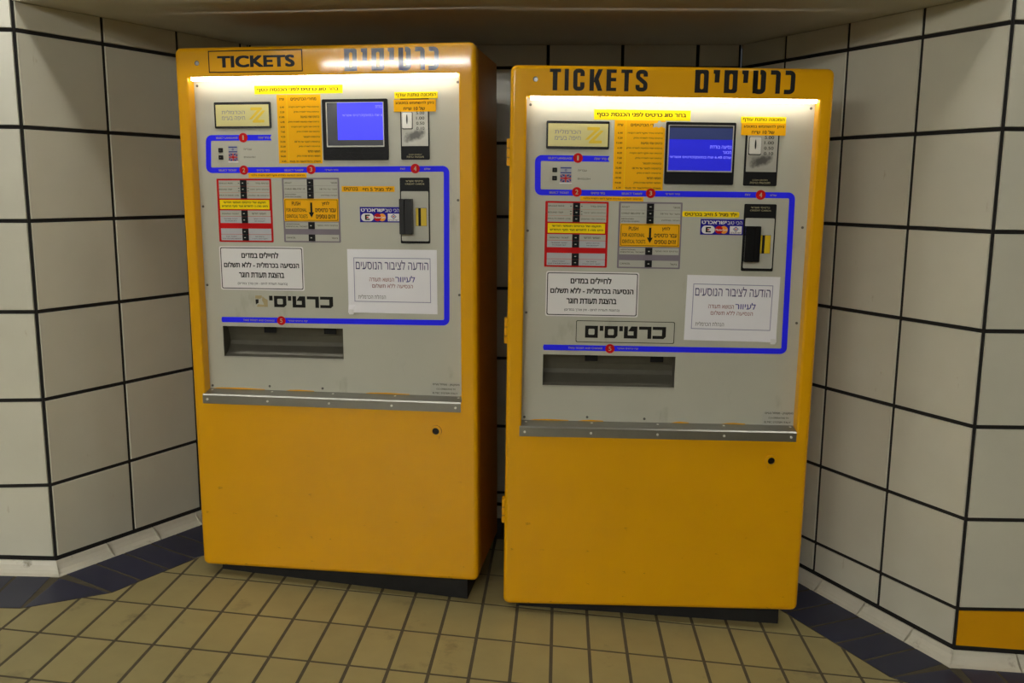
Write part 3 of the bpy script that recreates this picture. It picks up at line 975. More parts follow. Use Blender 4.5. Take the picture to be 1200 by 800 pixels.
    mb.flat(quads, F - 0.0004)
    rib = part('guide_ribbon', mb, 'blue_print', label='blue printed guide ribbon')
    hh = 0.0034
    def rt(s, u0, u1, v): return (s, (u0, u1, v - hh, v + hh))
    d = {i: B['c%d' % i] for i in range(1, 6)}
    for tx_ in [rt('SELECT LANGUAGE', d[1][0] - 0.100, d[1][0] - 0.020, c(r1)), rt('בחר שפה', d[1][0] + 0.055, d[1][0] + 0.095, c(r1)),
               rt('SELECT TICKET', d[2][0] - 0.093, d[2][0] - 0.026, c(r2)), rt('בחר כרטיס', d[2][0] + 0.048, d[2][0] + 0.095, c(r2)),
               rt('SELECT TARIFF', d[3][0] - 0.097, d[3][0] - 0.028, c(r2)), rt('בחר תעריף', d[3][0] + 0.050, d[3][0] + 0.098, c(r2)),
               rt('PAY', d[4][0] - 0.052, d[4][0] - 0.034, c(r3)), rt('שלם', d[4][0] + 0.032, d[4][0] + 0.053, c(r3)),
               rt('TAKE TICKET AND CHANGE', d[5][0] - 0.144, d[5][0] - 0.026, c(r5)), rt('קח כרטיס ועודף', d[5][0] + 0.026, d[5][0] + 0.098, c(r5))]:
        text(rib, [tx_], F - 0.0008, 'cream_ink')
    for i in range(1, 6):
        mb = MB(); mb.prism(circle(*d[i], 0.0163, 22), F - 0.0011, F)
        dk = part('step_disc', mb, 'red_print')
        text(dk, [(str(i), (d[i][0] - (0.0026 if i == 1 else 0.0046), d[i][0] + (0.0026 if i == 1 else 0.0046), d[i][1] - 0.0078, d[i][1] + 0.0078))], F - 0.0015, 'cream_ink', 'numeral')

    # ---------------- company plate
    b = B['logo']
    lp = slab('company_plate', b, 'black_gloss', 0.004, t=0.004)
    bi = B['logoin']
    slab('plate_field', bi, 'logo_gold', 0.0, n1=F - 0.004, t=0.0004, parent=lp)
    text(lp, [('הכרמלית', fr(b, 0.135, 0.545, 0.30, 0.455)), ('חיפה בע״מ', fr(b, 0.135, 0.545, 0.54, 0.68))], F - 0.0048, 'logo_blue', bold=0.0)
    mb = MB()
    z = (52, 795, 15, 350)
    mb.flat(place([[(532, 88), (545, 84), (668, 84), (684, 90), (684, 106), (548, 236), (508, 238), (618, 123), (534, 122)],
                   [(690, 125), (728, 126), (622, 243), (702, 243), (710, 250), (708, 272), (700, 279), (562, 280), (552, 268), (560, 252)]], z, b), F - 0.0048)
    part('emblem', mb, 'logo_yellow', lp)

    # ---------------- top stickers
    b = B['banner']
    s = slab('notice_sticker', b, 'sticker_yellow')
    text(s, [('בחר סוג כרטיס לפני הכנסת כסף', fr(b, 0.03, 0.955, 0.22, 0.78))], F - TH - 0.0003, 'black_ink', bold=0.034)
    b = B['price']
    s = slab('price_list', b, 'sticker_amber', label='amber price list sticker')
    it = [('מחירי הכרטיסים', fr(b, 0.32, 0.90, 0.046, 0.086), 0.02), ('ש״ח', fr(b, 0.06, 0.17, 0.05, 0.084), 0.02)]
    for i, (nm, wdt) in enumerate(TARIFFS):
        y = 0.165 + i * 0.0715
        it.append((nm, fr(b, 0.955 - wdt * 0.80, 0.955, y, y + 0.030)))
        it.append((PRICES[i], fr(b, 0.045 if len(PRICES[i]) > 4 else 0.07, 0.165, y + 0.002, y + 0.028)))
    text(s, it, F - TH - 0.0003, bold=0.02)
    mb = MB(); bx = fr(b, 0.225, 0.232, 0.0, 1.0); mb.flat([[(bx[0], bx[2]), (bx[1], bx[2]), (bx[1], bx[3]), (bx[0], bx[3])]], F - TH - 0.0002)
    part('column_line', mb, 'sticker_yellow', s)
    if idx == 2:   # a torn corner shows the plate
        mb = MB(); z = fr(b, 0, 1, 0, 1)
        q = [(0.76, 0.10), (0.78, 0.04), (0.84, 0.035), (0.87, -0.005), (0.93, 0.02), (1.0, 0.02), (1.0, 0.11), (0.93, 0.08), (0.87, 0.10), (0.83, 0.085)]
        mb.prism(ccw([(b[0] + x * (b[1] - b[0]), b[3] - y * (b[3] - b[2])) for x, y in q]), F - TH - 0.0008, F - TH)
        part('torn_patch', mb, 'sticker_residue' if False else 'panel_grey', s)

    # ---------------- display
    b = B['bezel']
    bz = slab('display_bezel', b, 'black_plastic', 0.004, t=0.006)
    sc = B['screen']
    mb = MB(); mb.ring(rrect(sc[0] - 0.002, sc[1] + 0.002, sc[2] - 0.003, sc[3] + 0.001, 0.001, 1), rrect(sc[0] + 0.0015, sc[1] - 0.001, sc[2] + 0.0015, sc[3] - 0.001, 0.001, 1), F - 0.0085, F - 0.005)
    part('screen_frame', mb, 'steel_plate', bz)
    slab('screen', sc, 'screen_off', n1=F - 0.006, t=0.0004, parent=bz)
    li = B['lit']
    if idx == 1:
        slab('screen_image', li, screen_lit, n1=F - 0.0064, t=0.0004, parent=bz)
        text(bz, [('בודדת', fr(sc, 0.865, 0.985, 0.075, 0.135)), ('6 שח במזומן\\כרטיס אשראי', fr(sc, 0.28, 0.985, 0.265, 0.335))], F - 0.0071, screen_ink, bold=0.0)
        mb = MB()
        bb = fr(b, 0.09, 0.98, 0.80, 0.97)
        sx = lambda a, q: (bb[0] + a * (bb[1] - bb[0]), bb[3] - q * (bb[3] - bb[2]))
        polys = []
        for (cu, cv, ru, rv) in ((0.11, 0.5, 0.09, 0.42), (0.28, 0.55, 0.08, 0.42), (0.45, 0.5, 0.08, 0.45), (0.67, 0.45, 0.11, 0.5)):
            pth = [sx(cu + ru * math.cos(x * 0.33), cv + rv * math.sin(x * 0.33)) for x in range(1, 18)]
            polys += stroke(pth, 0.0011)
        polys += stroke([sx(0.3, 0.4), sx(0.55, 0.5), sx(0.8, 0.45), sx(0.98, 0.55)], 0.0011) + stroke([sx(0.86, 0.8), sx(0.98, 0.3)], 0.0011)
        mb.flat([ccw(p) for p in polys], F - 0.0063)
        part('scratches', mb, 'scratch_ink', bz)
    else:
        slab('screen_image', fr(li, 0, 1, 0.30, 1.0), screen_dim, n1=F - 0.0064, t=0.0004, parent=bz)
        slab('screen_band', fr(li, 0, 1, 0.055, 0.305), 'screen_top', n1=F - 0.0064, t=0.0005, parent=bz)
        text(bz, [('נסיעה בודדת', fr(sc, 0.65, 0.985, 0.435, 0.50)), ('מבוגר', fr(sc, 0.85, 0.985, 0.55, 0.61)), ('שלם 6.40 שח במזומן\\כרטיס אשראי', fr(sc, 0.03, 0.985, 0.66, 0.735))], F - 0.0071, screen_ink, bold=0.0)

    # ---------------- coin panel
    b = B['coin']
    cp = slab('coin_panel', b, 'black_plastic', 0.004, t=0.003)
    ci = B['coinin']
    nm_ = 'coin_insert_%d' % idx
    mat(nm_, (176, 174, 162), 0.42, metal=0.3, var=0.05, scale=20)
    smudge(nm_, (ci[0] + 0.50 * (ci[1] - ci[0])) * K, (ci[3] - 0.70 * (ci[3] - ci[2])) * K, 0.046 * K, 0.021 * K, 0.38, (62, 61, 58), 0.85)
    slab('metal_insert', ci, nm_, n1=F - 0.003, t=0.0006, parent=cp)
    sl = B['slot']
    mb = MB(); mb.prism(rrect(sl[0] - 0.002, sl[1] + 0.002, sl[2] - 0.003, sl[3] + 0.001, 0.003, 2), F - 0.0042, F - 0.003)
    part('slot_shadow_gap', mb, 'black_plastic', cp)
    mb = MB(); mb.prism(rrect(*sl, 0.003, 2), F - 0.010, F - 0.003); part('coin_slot_plate', mb, 'slot_plate', cp)
    u = sl[0] + 0.5 * (sl[1] - sl[0])
    mb = MB(); mb.prism(circle(u, sl[2] + 0.57 * (sl[3] - sl[2]), 0.016, 16, 0.0024), F - 0.0106, F - 0.009); part('coin_slot', mb, 'black_gloss', cp)
    it = [(s_, fr(ci, 0.56, 0.87, 0.02 + k * 0.145, 0.105 + k * 0.145)) for k, s_ in enumerate(('5.00', '1.00', '0.50', '0.10'))]
    text(cp, it, F - 0.0041, 'black_ink', bold=0.01)
    text(cp, [('COIN ENTRY', fr(b, 0.27, 0.74, 0.905, 0.925)), ('מטבעות כניסת', fr(b, 0.20, 0.80, 0.940, 0.968))], F - 0.0034, 'cream_ink', bold=0.0)
    b = B['chg1']
    s = slab('change_sticker', b, 'sticker_yellow', t=0.0042)
    text(s, [('המכונה נותנת עודף', fr(b, 0.035, 0.965, 0.22, 0.82))], F - 0.0046, bold=0.02)
    b = B['chg2']
    s = slab('coin_sticker', b, 'sticker_amber', t=0.0046)
    text(s, [('ניתן להשתמש במטבע', fr(b, 0.045, 0.955, 0.13, 0.44)), ('של 10 ש״ח', fr(b, 0.235, 0.745, 0.58, 0.88))], F - 0.0050, bold=0.02)

    # ---------------- language choice
    bu, v0_, v1_ = B['btn']
    def button(u0, u1, v0, v1, parent, nm='button', n=F):
        mb = MB(); mb.prism(rrect(u0, u1, v0, v1, 0.0012, 1), n - 0.0035, n)
        p = rrect(u0 + 0.0022, u1 - 0.0022, v0 + 0.0022, v1 - 0.0022, 0.001, 1)
        mb.prism(p, n - 0.0065, n - 0.003)
        return part(nm, mb, 'black_plastic', parent)
    for v in (v0_, v1_):
        bt = button(bu - 0.008, bu + 0.008, v - 0.0075, v + 0.0075, root, 'language_button')
        mb = MB(); mb.flat([[(bu - 0.003, v - 0.001), (bu + 0.003, v - 0.001), (bu + 0.003, v + 0.001), (bu - 0.003, v + 0.001)]], F - 0.0069)
        part('button_mark', mb, 'grey_ink', bt)
    b = B['flags']
    fw = slab('flag_window', b, 'steel_plate', 0.001, t=0.001)
    mb = MB(); mb.box(b[0], b[1], F - 0.0030, F, b[2] - 0.0036, b[2]); part('window_sill', mb, 'sticker_white', fw)
    f1 = fr(b, 0.06, 0.94, 0.03, 0.47); f2 = fr(b, 0.06, 0.94, 0.50, 0.97)
    slab('flag_field', f1, 'flag_white', n1=F - 0.001, t=0.0004, parent=fw)
    mb = MB()
    def bxp(bx): return [(bx[0], bx[2]), (bx[1], bx[2]), (bx[1], bx[3]), (bx[0], bx[3])]
    mb.flat([bxp(fr(f1, 0, 1, 0.10, 0.26)), bxp(fr(f1, 0, 1, 0.76, 0.92))], F - 0.0017)
    cu, cv = (f1[0] + f1[1]) / 2, (f1[2] + f1[3]) / 2
    for sg in (1, -1):
        tri = [(cu + 0.0042 * math.cos(math.radians(90 * sg + 120 * k)), cv + 0.0042 * math.sin(math.radians(90 * sg + 120 * k))) for k in range(3)]
        mb.flat([ccw(p) for p in stroke(tri + tri[:1], 0.0008)], F - 0.0017)
    part('flag_print', mb, 'flag_blue', fw)
    slab('flag_field', f2, 'flag_blue', n1=F - 0.001, t=0.0004, parent=fw)
    mb = MB()
    A0, A1 = (f2[0], f2[2]), (f2[1], f2[3]); A2, A3 = (f2[0], f2[3]), (f2[1], f2[2])
    mb.flat([ccw(p) for p in stroke([A0, A1], 0.0030) + stroke([A2, A3], 0.0030)], F - 0.0016)
    mb.flat([bxp(fr(f2, 0.40, 0.60, 0, 1)), bxp(fr(f2, 0, 1, 0.36, 0.64))], F - 0.0018)
    part('flag_cross', mb, 'flag_white', fw)
    mb = MB(); mb.flat([bxp(fr(f2, 0.44, 0.56, 0, 1)), bxp(fr(f2, 0, 1, 0.42, 0.58))], F - 0.0021)
    mb.flat([ccw(p) for p in stroke([A0, A1], 0.0011) + stroke([A2, A3], 0.0011)], F - 0.0020)
    part('flag_cross', mb, 'red_print', fw)
    lu, lv0, lv1 = B['lng']
    mb = MB(); put_text(mb, 'עברית', lu - 0.006, lu + 0.024, lv1 - 0.003, lv1 + 0.003, F - 0.0004); put_text(mb, 'ENGLISH', lu - 0.006, lu + 0.036, lv0 - 0.003, lv0 + 0.003, F - 0.0004)
    part('panel_lettering', mb, 'grey_ink')

    # ---------------- ticket choice block (red)
    b = B['red']
    rb = slab('ticket_selector', b, 'red_print', 0.003, label='red framed ticket choice block')
    LV = F - TH
    def rows(block, b, rws, xl, xr, bl, br, m='label_grey'):
        for (a, e, mm) in rws:
            for (x0, x1) in ((xl, bl), (br, xr)):
                bx = fr(b, x0, x1, a, e)
                mb = MB(); mb.prism(bxp(bx), LV - 0.0004, LV); part('label_strip', mb, mm or m, block)
        return
    rows(rb, b, [(0.028, 0.119, None), (0.123, 0.215, None), (0.219, 0.311, None), (0.499, 0.590, None), (0.595, 0.698, 'label_pale'), (0.785, 0.874, 'label_pale'), (0.879, 0.974, 'label_pale')], 0.04, 0.965, 0.435, 0.55)
    mb = MB()
    mb.flat([bxp(fr(b, 0.04, 0.965, y, y + 0.004)) for y in (0.119, 0.215)], LV - 0.0005); part('row_line', mb, 'line_red', rb)
    marks = []
    for (a, e, cnt) in ((0.020, 0.312, 3), (0.497, 0.698, 2), (0.785, 0.975, 2)):
        for k in range(cnt):
            y0 = a + (e - a) * k / cnt; y1 = a + (e - a) * (k + 1) / cnt
            bx = fr(b, 0.438, 0.547, y0 + 0.001, y1 - 0.001)
            button(*bx, rb, n=LV)
            marks.append(bxp(fr(bx, 0.36, 0.62, 0.44, 0.56)))
    for mk in marks:
        mb = MB(); mb.flat([mk], LV - 0.0069); part('button_mark', mb, 'white_ink', rb)
    T0 = LV - 0.0007
    it = [('SINGLE RIDE', fr(b, 0.045, 0.30, 0.060, 0.082)), ('ROUND TRIP', fr(b, 0.045, 0.285, 0.157, 0.180)), ('MULTI-RIDE (10)', fr(b, 0.045, 0.40, 0.253, 0.277)),
          ('כרטיס בודד', fr(b, 0.71, 0.95, 0.060, 0.084)), ('כרטיס הלוך וחזור', fr(b, 0.60, 0.95, 0.157, 0.182)), ('כרטיסיה (10 נסיעות)', fr(b, 0.57, 0.95, 0.253, 0.279)),
          ('MONTHLY TICKET', fr(b, 0.075, 0.385, 0.540, 0.563)), ('חופשי חודשי', fr(b, 0.625, 0.88, 0.535, 0.562)),
          ('TRANSFER TICKET', fr(b, 0.10, 0.36, 0.622, 0.638)), ('TO EGGED BUS', fr(b, 0.12, 0.34, 0.656, 0.672)), ('כרטיס המשך', fr(b, 0.65, 0.87, 0.622, 0.640)), ('לאוטובוס אגד', fr(b, 0.66, 0.86, 0.655, 0.673)),
          ('DAILY TICKET', fr(b, 0.13, 0.33, 0.905, 0.920)), ('VALID FOR PURCHASE DAY', fr(b, 0.055, 0.41, 0.938, 0.953)), ('כרטיס יומי', fr(b, 0.67, 0.83, 0.903, 0.920)), ('תקף ליום הקניה', fr(b, 0.61, 0.89, 0.936, 0.954))]
    text(rb, it, T0, 'small_ink', bold=0.010)
    mb = MB()
    for (x, y) in ((0.405, 0.072), (0.575, 0.072), (0.405, 0.150), (0.575, 0.150), (0.405, 0.193), (0.575, 0.193)):
        mb.flat([bxp(fr(b, x - 0.012, x + 0.012, y - 0.006, y + 0.006))], T0)
    part('arrow_marks', mb, 'grey_ink', rb)
    yl = fr(b, 0.045, 0.952, 0.332, 0.479)
    mb = MB(); mb.prism(bxp(yl), LV - 0.0009, LV)
    part('validity_label', mb, 'sticker_yellow', rb)
    text(rb, [('תוקפו של כרטיס חופשי חודשי', fr(yl, 0.075, 0.93, 0.15, 0.43)), ('הינו מה-1 לחודש ועד סוף החודש', fr(yl, 0.04, 0.965, 0.54, 0.83))], LV - 0.0013, bold=0.03)

    # ---------------- tariff block (grey)
    b = B['grey']
    gb = slab('tariff_selector', b, 'grey_print', 0.003, label='grey framed tariff block')
    rows(gb, b, [(0.024, 0.121, None), (0.124, 0.220, None), (0.223, 0.325, None), (0.685, 0.790, None), (0.878, 0.978, None)], 0.03, 0.972, 0.438, 0.555)
    for (a, e, cnt) in ((0.022, 0.322, 3), (0.683, 0.792, 1), (0.874, 0.978, 1)):
        for k in range(cnt):
            y0 = a + (e - a) * k / cnt; y1 = a + (e - a) * (k + 1) / cnt
            bx = fr(b, 0.442, 0.550, y0 + 0.001, y1 - 0.001)
            button(*bx, gb, n=LV)
            mb = MB(); mb.flat([bxp(fr(bx, 0.36, 0.62, 0.44, 0.56))], LV - 0.0069); part('button_mark', mb, 'white_ink', gb)
    it = [('ADULT', fr(b, 0.045, 0.17, 0.066, 0.088)), ('CHILD BELOW 18', fr(b, 0.045, 0.40, 0.160, 0.183)), ('REDUCED', fr(b, 0.045, 0.24, 0.246, 0.264)), ('(PENSIONER)', fr(b, 0.045, 0.33, 0.283, 0.304)),
          ('מבוגר', fr(b, 0.85, 0.96, 0.066, 0.090)), ('נוער עד גיל 18', fr(b, 0.66, 0.96, 0.160, 0.184)), ('הנחה (גמלאי)', fr(b, 0.68, 0.96, 0.256, 0.284)),
          ('ADDITIONAL', fr(b, 0.045, 0.29, 0.706, 0.726)), ('IDENTICAL TICKET', fr(b, 0.045, 0.43, 0.743, 0.764)), ('כרטיס זהה נוסף', fr(b, 0.60, 0.955, 0.725, 0.752)),
          ('CANCEL', fr(b, 0.045, 0.21, 0.916, 0.940)), ('ביטול', fr(b, 0.845, 0.95, 0.914, 0.944))]
    text(gb, it, T0, 'small_ink', bold=0.010)
    b = B['push']
    s = slab('push_sticker', b, 'sticker_amber', 0.002, t=0.0022, label='amber push-for-more-tickets sticker')
    mb = MB(); mb.flat(ringquads(rrect(b[0] + 0.003, b[1] - 0.003, b[2] + 0.003, b[3] - 0.003, 0.003, 3), rrect(b[0] + 0.0045, b[1] - 0.0045, b[2] + 0.0045, b[3] - 0.0045, 0.0025, 3)), F - 0.0025)
    part('outline', mb, 'black_ink', s)
    text(s, [('PUSH', fr(b, 0.145, 0.305, 0.135, 0.30)), ('FOR ADDITIONAL', fr(b, 0.04, 0.415, 0.42, 0.58)), ('IDENTICAL TICKETS', fr(b, 0.04, 0.43, 0.70, 0.86)),
             ('לחץ', fr(b, 0.70, 0.835, 0.12, 0.32), 0.025), ('עבור כרטיסים', fr(b, 0.575, 0.955, 0.42, 0.59), 0.025), ('זהים נוספים', fr(b, 0.585, 0.94, 0.70, 0.87), 0.025)], F - 0.0026)
    mb = MB()
    mb.flat([bxp(fr(b, 0.485, 0.522, 0.17, 0.62)), ccw([fr(b, 0.452, 0, 0.60, 1)[0::3], fr(b, 0.552, 0, 0.60, 1)[0::3], fr(b, 0.503, 0, 0.84, 1)[0::3]])], F - 0.0026)
    part('arrow', mb, 'black_ink', s)

    # ---------------- small stickers
    b = B['smally']
    s = slab('validity_sticker', b, 'sticker_amber', t=0.0013)
    text(s, [('כרטיס לנסיעה בודדת תקף ליום הקניה בלבד', fr(b, 0.04, 0.965, 0.28, 0.74))], F - 0.0017, bold=0.02)
    b = B['child']
    s = slab('child_sticker', b, 'sticker_amber' if idx == 1 else 'sticker_yellow', 0.0 if idx == 1 else 0.005)
    if idx == 1:
        text(s, [('ילד מגיל 5 חיי', fr(b, 0.40, 0.955, 0.20, 0.84)), ('בכרטיס', fr(b, 0.04, 0.31, 0.20, 0.80))], F - TH - 0.0003, bold=0.025)
    else:
        text(s, [('ילד מגיל 5 חייב בכרטיס', fr(b, 0.04, 0.955, 0.16, 0.82))], F - TH - 0.0003, bold=0.028)

    b = B['credit']
    s = slab('credit_sticker', b, 'navy_print', label='blue credit card sticker')
    text(s, [('ישראכרט', fr(b, 0.03, 0.60, 0.10, 0.32), 0.03), ('הכי טוב', fr(b, 0.62, 0.955, 0.12, 0.33), 0.0)], F - TH - 0.0004, 'sticker_white')
    mb = MB(); e1 = fr(b, 0.03, 0.335, 0.42, 0.93)
    mb.flat([rrect(*e1, (e1[3] - e1[2]) * 0.48, 5)], F - TH - 0.0004)
    part('card_mark', mb, 'sticker_white', s)
    mb = MB(); mb.flat([bxp(fr(b, 0.68, 0.955, 0.43, 0.92))], F - TH - 0.0004)
    part('card_mark', mb, 'sticker_white', s)
    mb = MB(); q = fr(b, 0.125, 0.245, 0.50, 0.85)
    mb.flat([bxp(fr(q, 0, 0.34, 0, 1)), bxp(fr(q, 0.3, 1, 0, 0.24)), bxp(fr(q, 0.3, 1, 0.76, 1))], F - TH - 0.0007)
    q = fr(b, 0.70, 0.935, 0.80, 0.89)
    part('card_mark', mb, 'black_ink', s)
    text(s, [('ישראכרט', q)], F - TH - 0.0007)
    rr = (b[3] - b[2]) * 0.25
    cy = b[3] - 0.675 * (b[3] - b[2]); cx = b[0] + 0.43 * (b[1] - b[0])
    for pl_ in (circle(cx, cy, rr, 20), bxp(fr(b, 0.165, 0.21, 0.63, 0.72)), circle(b[0] + 0.82 * (b[1] - b[0]), b[3] - 0.62 * (b[3] - b[2]), rr * 0.22, 8)):
        mb = MB(); mb.flat([pl_], F - TH - 0.0008); part('card_mark', mb, 'red_print', s)
    mb = MB(); mb.flat([circle(cx + rr * 1.25, cy, rr, 20)], F - TH - 0.0006); part('card_mark', mb, 'logo_orange', s)
    text(s, [('MasterCard', (cx - rr * 0.85, cx + rr * 2.1, cy - rr * 0.24, cy + rr * 0.26), 0.02)], F - TH - 0.0011, 'sticker_white')
    mb = MB(); cu_, cv_ = b[0] + 0.82 * (b[1] - b[0]), b[3] - 0.62 * (b[3] - b[2])
    mb.flat([ccw(p) for p in ringquads(circle(cu_, cv_, rr * 0.52, 16), circle(cu_, cv_, rr * 0.36, 16))] + [ccw(p) for p in stroke([(cu_ - rr * 0.75, cv_), (cu_, cv_ + rr * 0.6), (cu_ + rr * 0.75, cv_), (cu_, cv_ - rr * 0.6), (cu_ - rr * 0.75, cv_)], 0.0009)], F - TH - 0.0008)
    part('card_mark', mb, 'flag_blue', s)

    # ---------------- card reader
    b = B['card']
    cr = slab('card_panel', b, 'black_plastic', 0.004, t=0.003, label='black credit card panel')
    bi = B['cardin']
    mb = MB(); mb.prism(rrect(*bi, 0.004, 3), F - 0.0036, F - 0.003); part('metal_insert', mb, 'label_grey', cr)
    text(cr, [('כרטיסי אשראי', fr(b, 0.21, 0.79, 0.040, 0.066)), ('CREDIT CARDS', fr(b, 0.18, 0.83, 0.084, 0.107))], F - 0.0034, 'cream_ink', bold=0.006)
    r = B['reader']; m_ = r[0] + (0.40 if idx == 1 else 0.62) * (r[1] - r[0])
    mb = MB()
    mb.prism(rrect(r[0], m_ - 0.0008, r[2], r[3], 0.002, 2), F - 0.026, F - 0.0036)
    mb.prism(rrect(m_ + 0.0008, r[1], r[2], r[3], 0.002, 2), F - 0.024, F - 0.0036)
    mb.prism([(m_ - 0.001, r[2] + 0.002), (m_ + 0.001, r[2] + 0.002), (m_ + 0.001, r[3] - 0.002), (m_ - 0.001, r[3] - 0.002)], F - 0.010, F - 0.0036)
    part('card_reader', mb, 'black_gloss', cr, label='black raised card swipe slot')
    y = B['ycard']
    mb = MB(); mb.flat([bxp(y)], F - 0.0040); part('card_symbol', mb, 'black_ink', cr)
    mb = MB(); mb.flat([bxp((y[0] + 0.0008, y[1] - 0.0008, y[2] + 0.0008, y[3] - 0.0008))], F - 0.0043); part('card_symbol', mb, 'logo_yellow', cr)
    mb = MB(); mb.flat([bxp(fr(y, 0.24, 0.48, 0, 1))], F - 0.0046); part('card_stripe', mb, 'black_ink', cr)

    # ---------------- soldiers' sticker and the word TICKETS in Hebrew
    b = B['soldier']
    s = slab('soldier_sticker', b, 'sticker_white', 0.006, label='white framed Hebrew sticker')
    mb = MB(); mb.flat(ringquads(rrect(b[0] + 0.004, b[1] - 0.004, b[2] + 0.004, b[3] - 0.004, 0.006, 4), rrect(b[0] + 0.0068, b[1] - 0.0068, b[2] + 0.0068, b[3] - 0.0068, 0.0045, 4)), F - TH - 0.0003)
    part('outline', mb, 'black_ink', s)
    text(s, [('לחיילים במדים', fr(b, 0.265, 0.705, 0.125, 0.265)), ('הנסיעה בכרמלית - ללא תשלום', fr(b, 0.05, 0.945, 0.355, 0.485)), ('בהצגת תעודת חוגר', fr(b, 0.225, 0.765, 0.595, 0.715)), ('(בהצגת תעודת לוחם - אין צורך במדים)', fr(b, 0.205, 0.80, 0.815, 0.89), 0.008)], F - TH - 0.0003, bold=0.034)
    b = B['krt']
    if idx == 2:
        kb = B['krtbox']
        s = slab('word_sticker', kb, 'panel_grey', 0.003, label='framed Hebrew word sticker')
        mb = MB(); mb.flat(ringquads(rrect(*kb, 0.005, 3), rrect(kb[0] + 0.0022, kb[1] - 0.0022, kb[2] + 0.0022, kb[3] - 0.0022, 0.004, 3)), F - TH - 0.0003)
        part('outline', mb, 'black_ink', s)
        mb = MB(); mb.flat(place(hebrew_block_polys(), BLK_Z, b), F - TH - 0.0003); part('lettering', mb, 'black_ink', s)
    else:
        mb = MB(); mb.flat(place(hebrew_block_polys(True), BLK_Z, b), F - 0.0004)
        s = part('word_lettering', mb, 'black_ink', label='black block Hebrew word, last letter torn off')
        mb = MB()
        mb.flat(place([[(148, 100), (222, 100), (222, 128), (196, 142), (148, 136)], [(228, 108), (262, 140), (285, 150), (285, 240), (246, 240), (240, 196), (224, 160)], [(160, 240), (176, 208), (246, 214), (246, 240)]], BLK_Z, b), F - 0.0004)
        part('glue_residue', mb, 'sticker_residue', s)
        mb = MB(); mb.flat(place([[(150, 148), (184, 146), (184, 190), (152, 212)]], BLK_Z, b), F - 0.0006)
        part('letter_scrap', mb, 'black_ink', s)

    # maker's badge
    b = B['badge']
    s = slab('maker_badge', b, 'label_grey', 0.012, corners=(0, 0, 0, 1))
    text(s, [('מיסקטק - מסלול בע״מ', fr(b, 0.08, 0.985, 0.06, 0.26), 0.02), ('CO-OPERATIVE TV', fr(b, 0.20, 0.85, 0.43, 0.55)), ('ELTEC SYSTEM ITALY', fr(b, 0.07, 0.92, 0.73, 0.86))], F - TH - 0.0003, 'black_ink', bold=0.014)
    return root

def to_world(loc, yaw, roll, p):
    return Vector(loc) + Euler((0, roll, yaw)).to_matrix() @ (Vector(p) * K)

M1 = dict(loc=(-1.314 * K, 3.1784 * K, ZC - 1.4038 * K), yaw=-0.088, roll=-0.006)
M2 = dict(loc=(-0.178 * K, 3.0702 * K, ZC - 1.4722 * K), yaw=0.0297, roll=0.0075)
machine(1, label='yellow ticket machine with a black frame around its word TICKETS', **M1)
machine(2, label='yellow ticket machine with tall unframed TICKETS lettering and side hinges', **M2)

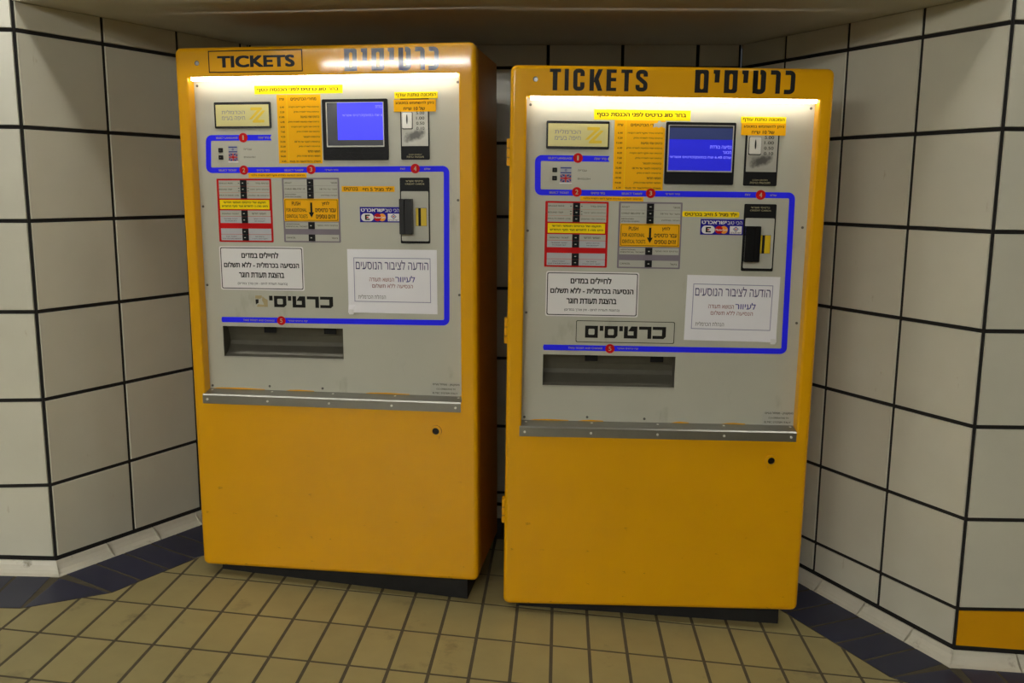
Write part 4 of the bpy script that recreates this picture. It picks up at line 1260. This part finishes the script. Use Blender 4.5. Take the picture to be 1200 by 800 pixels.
# ================================================================== PAPER NOTICES taped on the face plates
def notice(idx, M, label, tilt):
    b = BOX[idx]['paper']
    root = bpy.data.objects.new('paper_notice', None)
    COL.objects.link(root)
    root.location = to_world(M['loc'], M['yaw'], M['roll'], ((b[0] + b[1]) / 2, INS, b[2]))
    root.rotation_euler = (0, M['roll'] + tilt, M['yaw'])
    tag(root, label, 'notice', 'paper notices taped to the ticket machines')
    hw = (b[1] - b[0]) / 2; h = b[3] - b[2]
    bx = (-hw, hw, 0, h)
    # the sheet: its lower corner lifts a little from the plate
    mb = MB(); nu, nv = 12, 8
    def lift(a, q):
        c = (1 - a if idx == 2 else a)
        t = max(0.0, 0.16 - c) / 0.16 * max(0.0, 0.2 - q) / 0.2
        return -0.0011 - 0.006 * t * t
    vs = [(-hw + 2 * hw * i / nu, lift(i / nu, j / nv), h * j / nv) for j in range(nv + 1) for i in range(nu + 1)]
    fs = [(j * (nu + 1) + i, j * (nu + 1) + i + 1, (j + 1) * (nu + 1) + i + 1, (j + 1) * (nu + 1) + i) for j in range(nv) for i in range(nu)]
    mb.add(vs, fs)
    # back of the sheet lies on the plate
    mb.add([(-hw, 0, 0), (hw, 0, 0), (hw, 0, h), (-hw, 0, h)], [(3, 2, 1, 0)])
    edge = [(0, nu), (nu, (nu + 1) * (nv + 1) - 1), ]
    link('sheet', mb.mesh('sheet', 'paper_white', K), root)
    N = -0.0016
    mb = MB(); f = fr(bx, 0.07, 0.93, 0.13, 0.825)
    mb.flat(ringquads(rrect(*f, 0.0005, 1), rrect(f[0] + 0.0026, f[1] - 0.0026, f[2] + 0.0026, f[3] - 0.0026, 0.0005, 1)), N)
    link('outline', mb.mesh('outline', 'frame_ink', K), root)
    def t(items, m):
        mb = MB()
        for s, q, bo in items: put_text(mb, s, *q, N, bo)
        link('lettering', mb.mesh('lettering', m, K), root)
    t([('הודעה לציבור הנוסעים', fr(bx, 0.095, 0.905, 0.165, 0.315), 0.004)], 'violet_ink')
    t([('לעיוור', fr(bx, 0.535, 0.755, 0.405, 0.505), 0.01)], 'blueviolet_ink')
    t([('הנושא תעודה', fr(bx, 0.245, 0.52, 0.445, 0.50), 0.004), ('הנסיעה ללא תשלום', fr(bx, 0.275, 0.73, 0.535, 0.60), 0.004)], 'maroon_ink')
    t([('הנהלת הכרמלית', fr(bx, 0.115, 0.425, 0.71, 0.775), 0.0)], 'grey_ink')
    c = hw - 0.012 if idx == 2 else -hw + 0.012
    mb = MB(); mb.prism(rrect(c - 0.009, c + 0.009, -0.006, 0.012, 0.003, 2), -0.0095, -0.0088, back=True)
    link('tape', mb.mesh('tape', 'tape', K), root)

notice(1, M1, 'white Hebrew paper notice taped to the machine with framed TICKETS lettering', 0.0)
notice(2, M2, 'white Hebrew paper notice taped to the machine with unframed TICKETS lettering', 0.008)
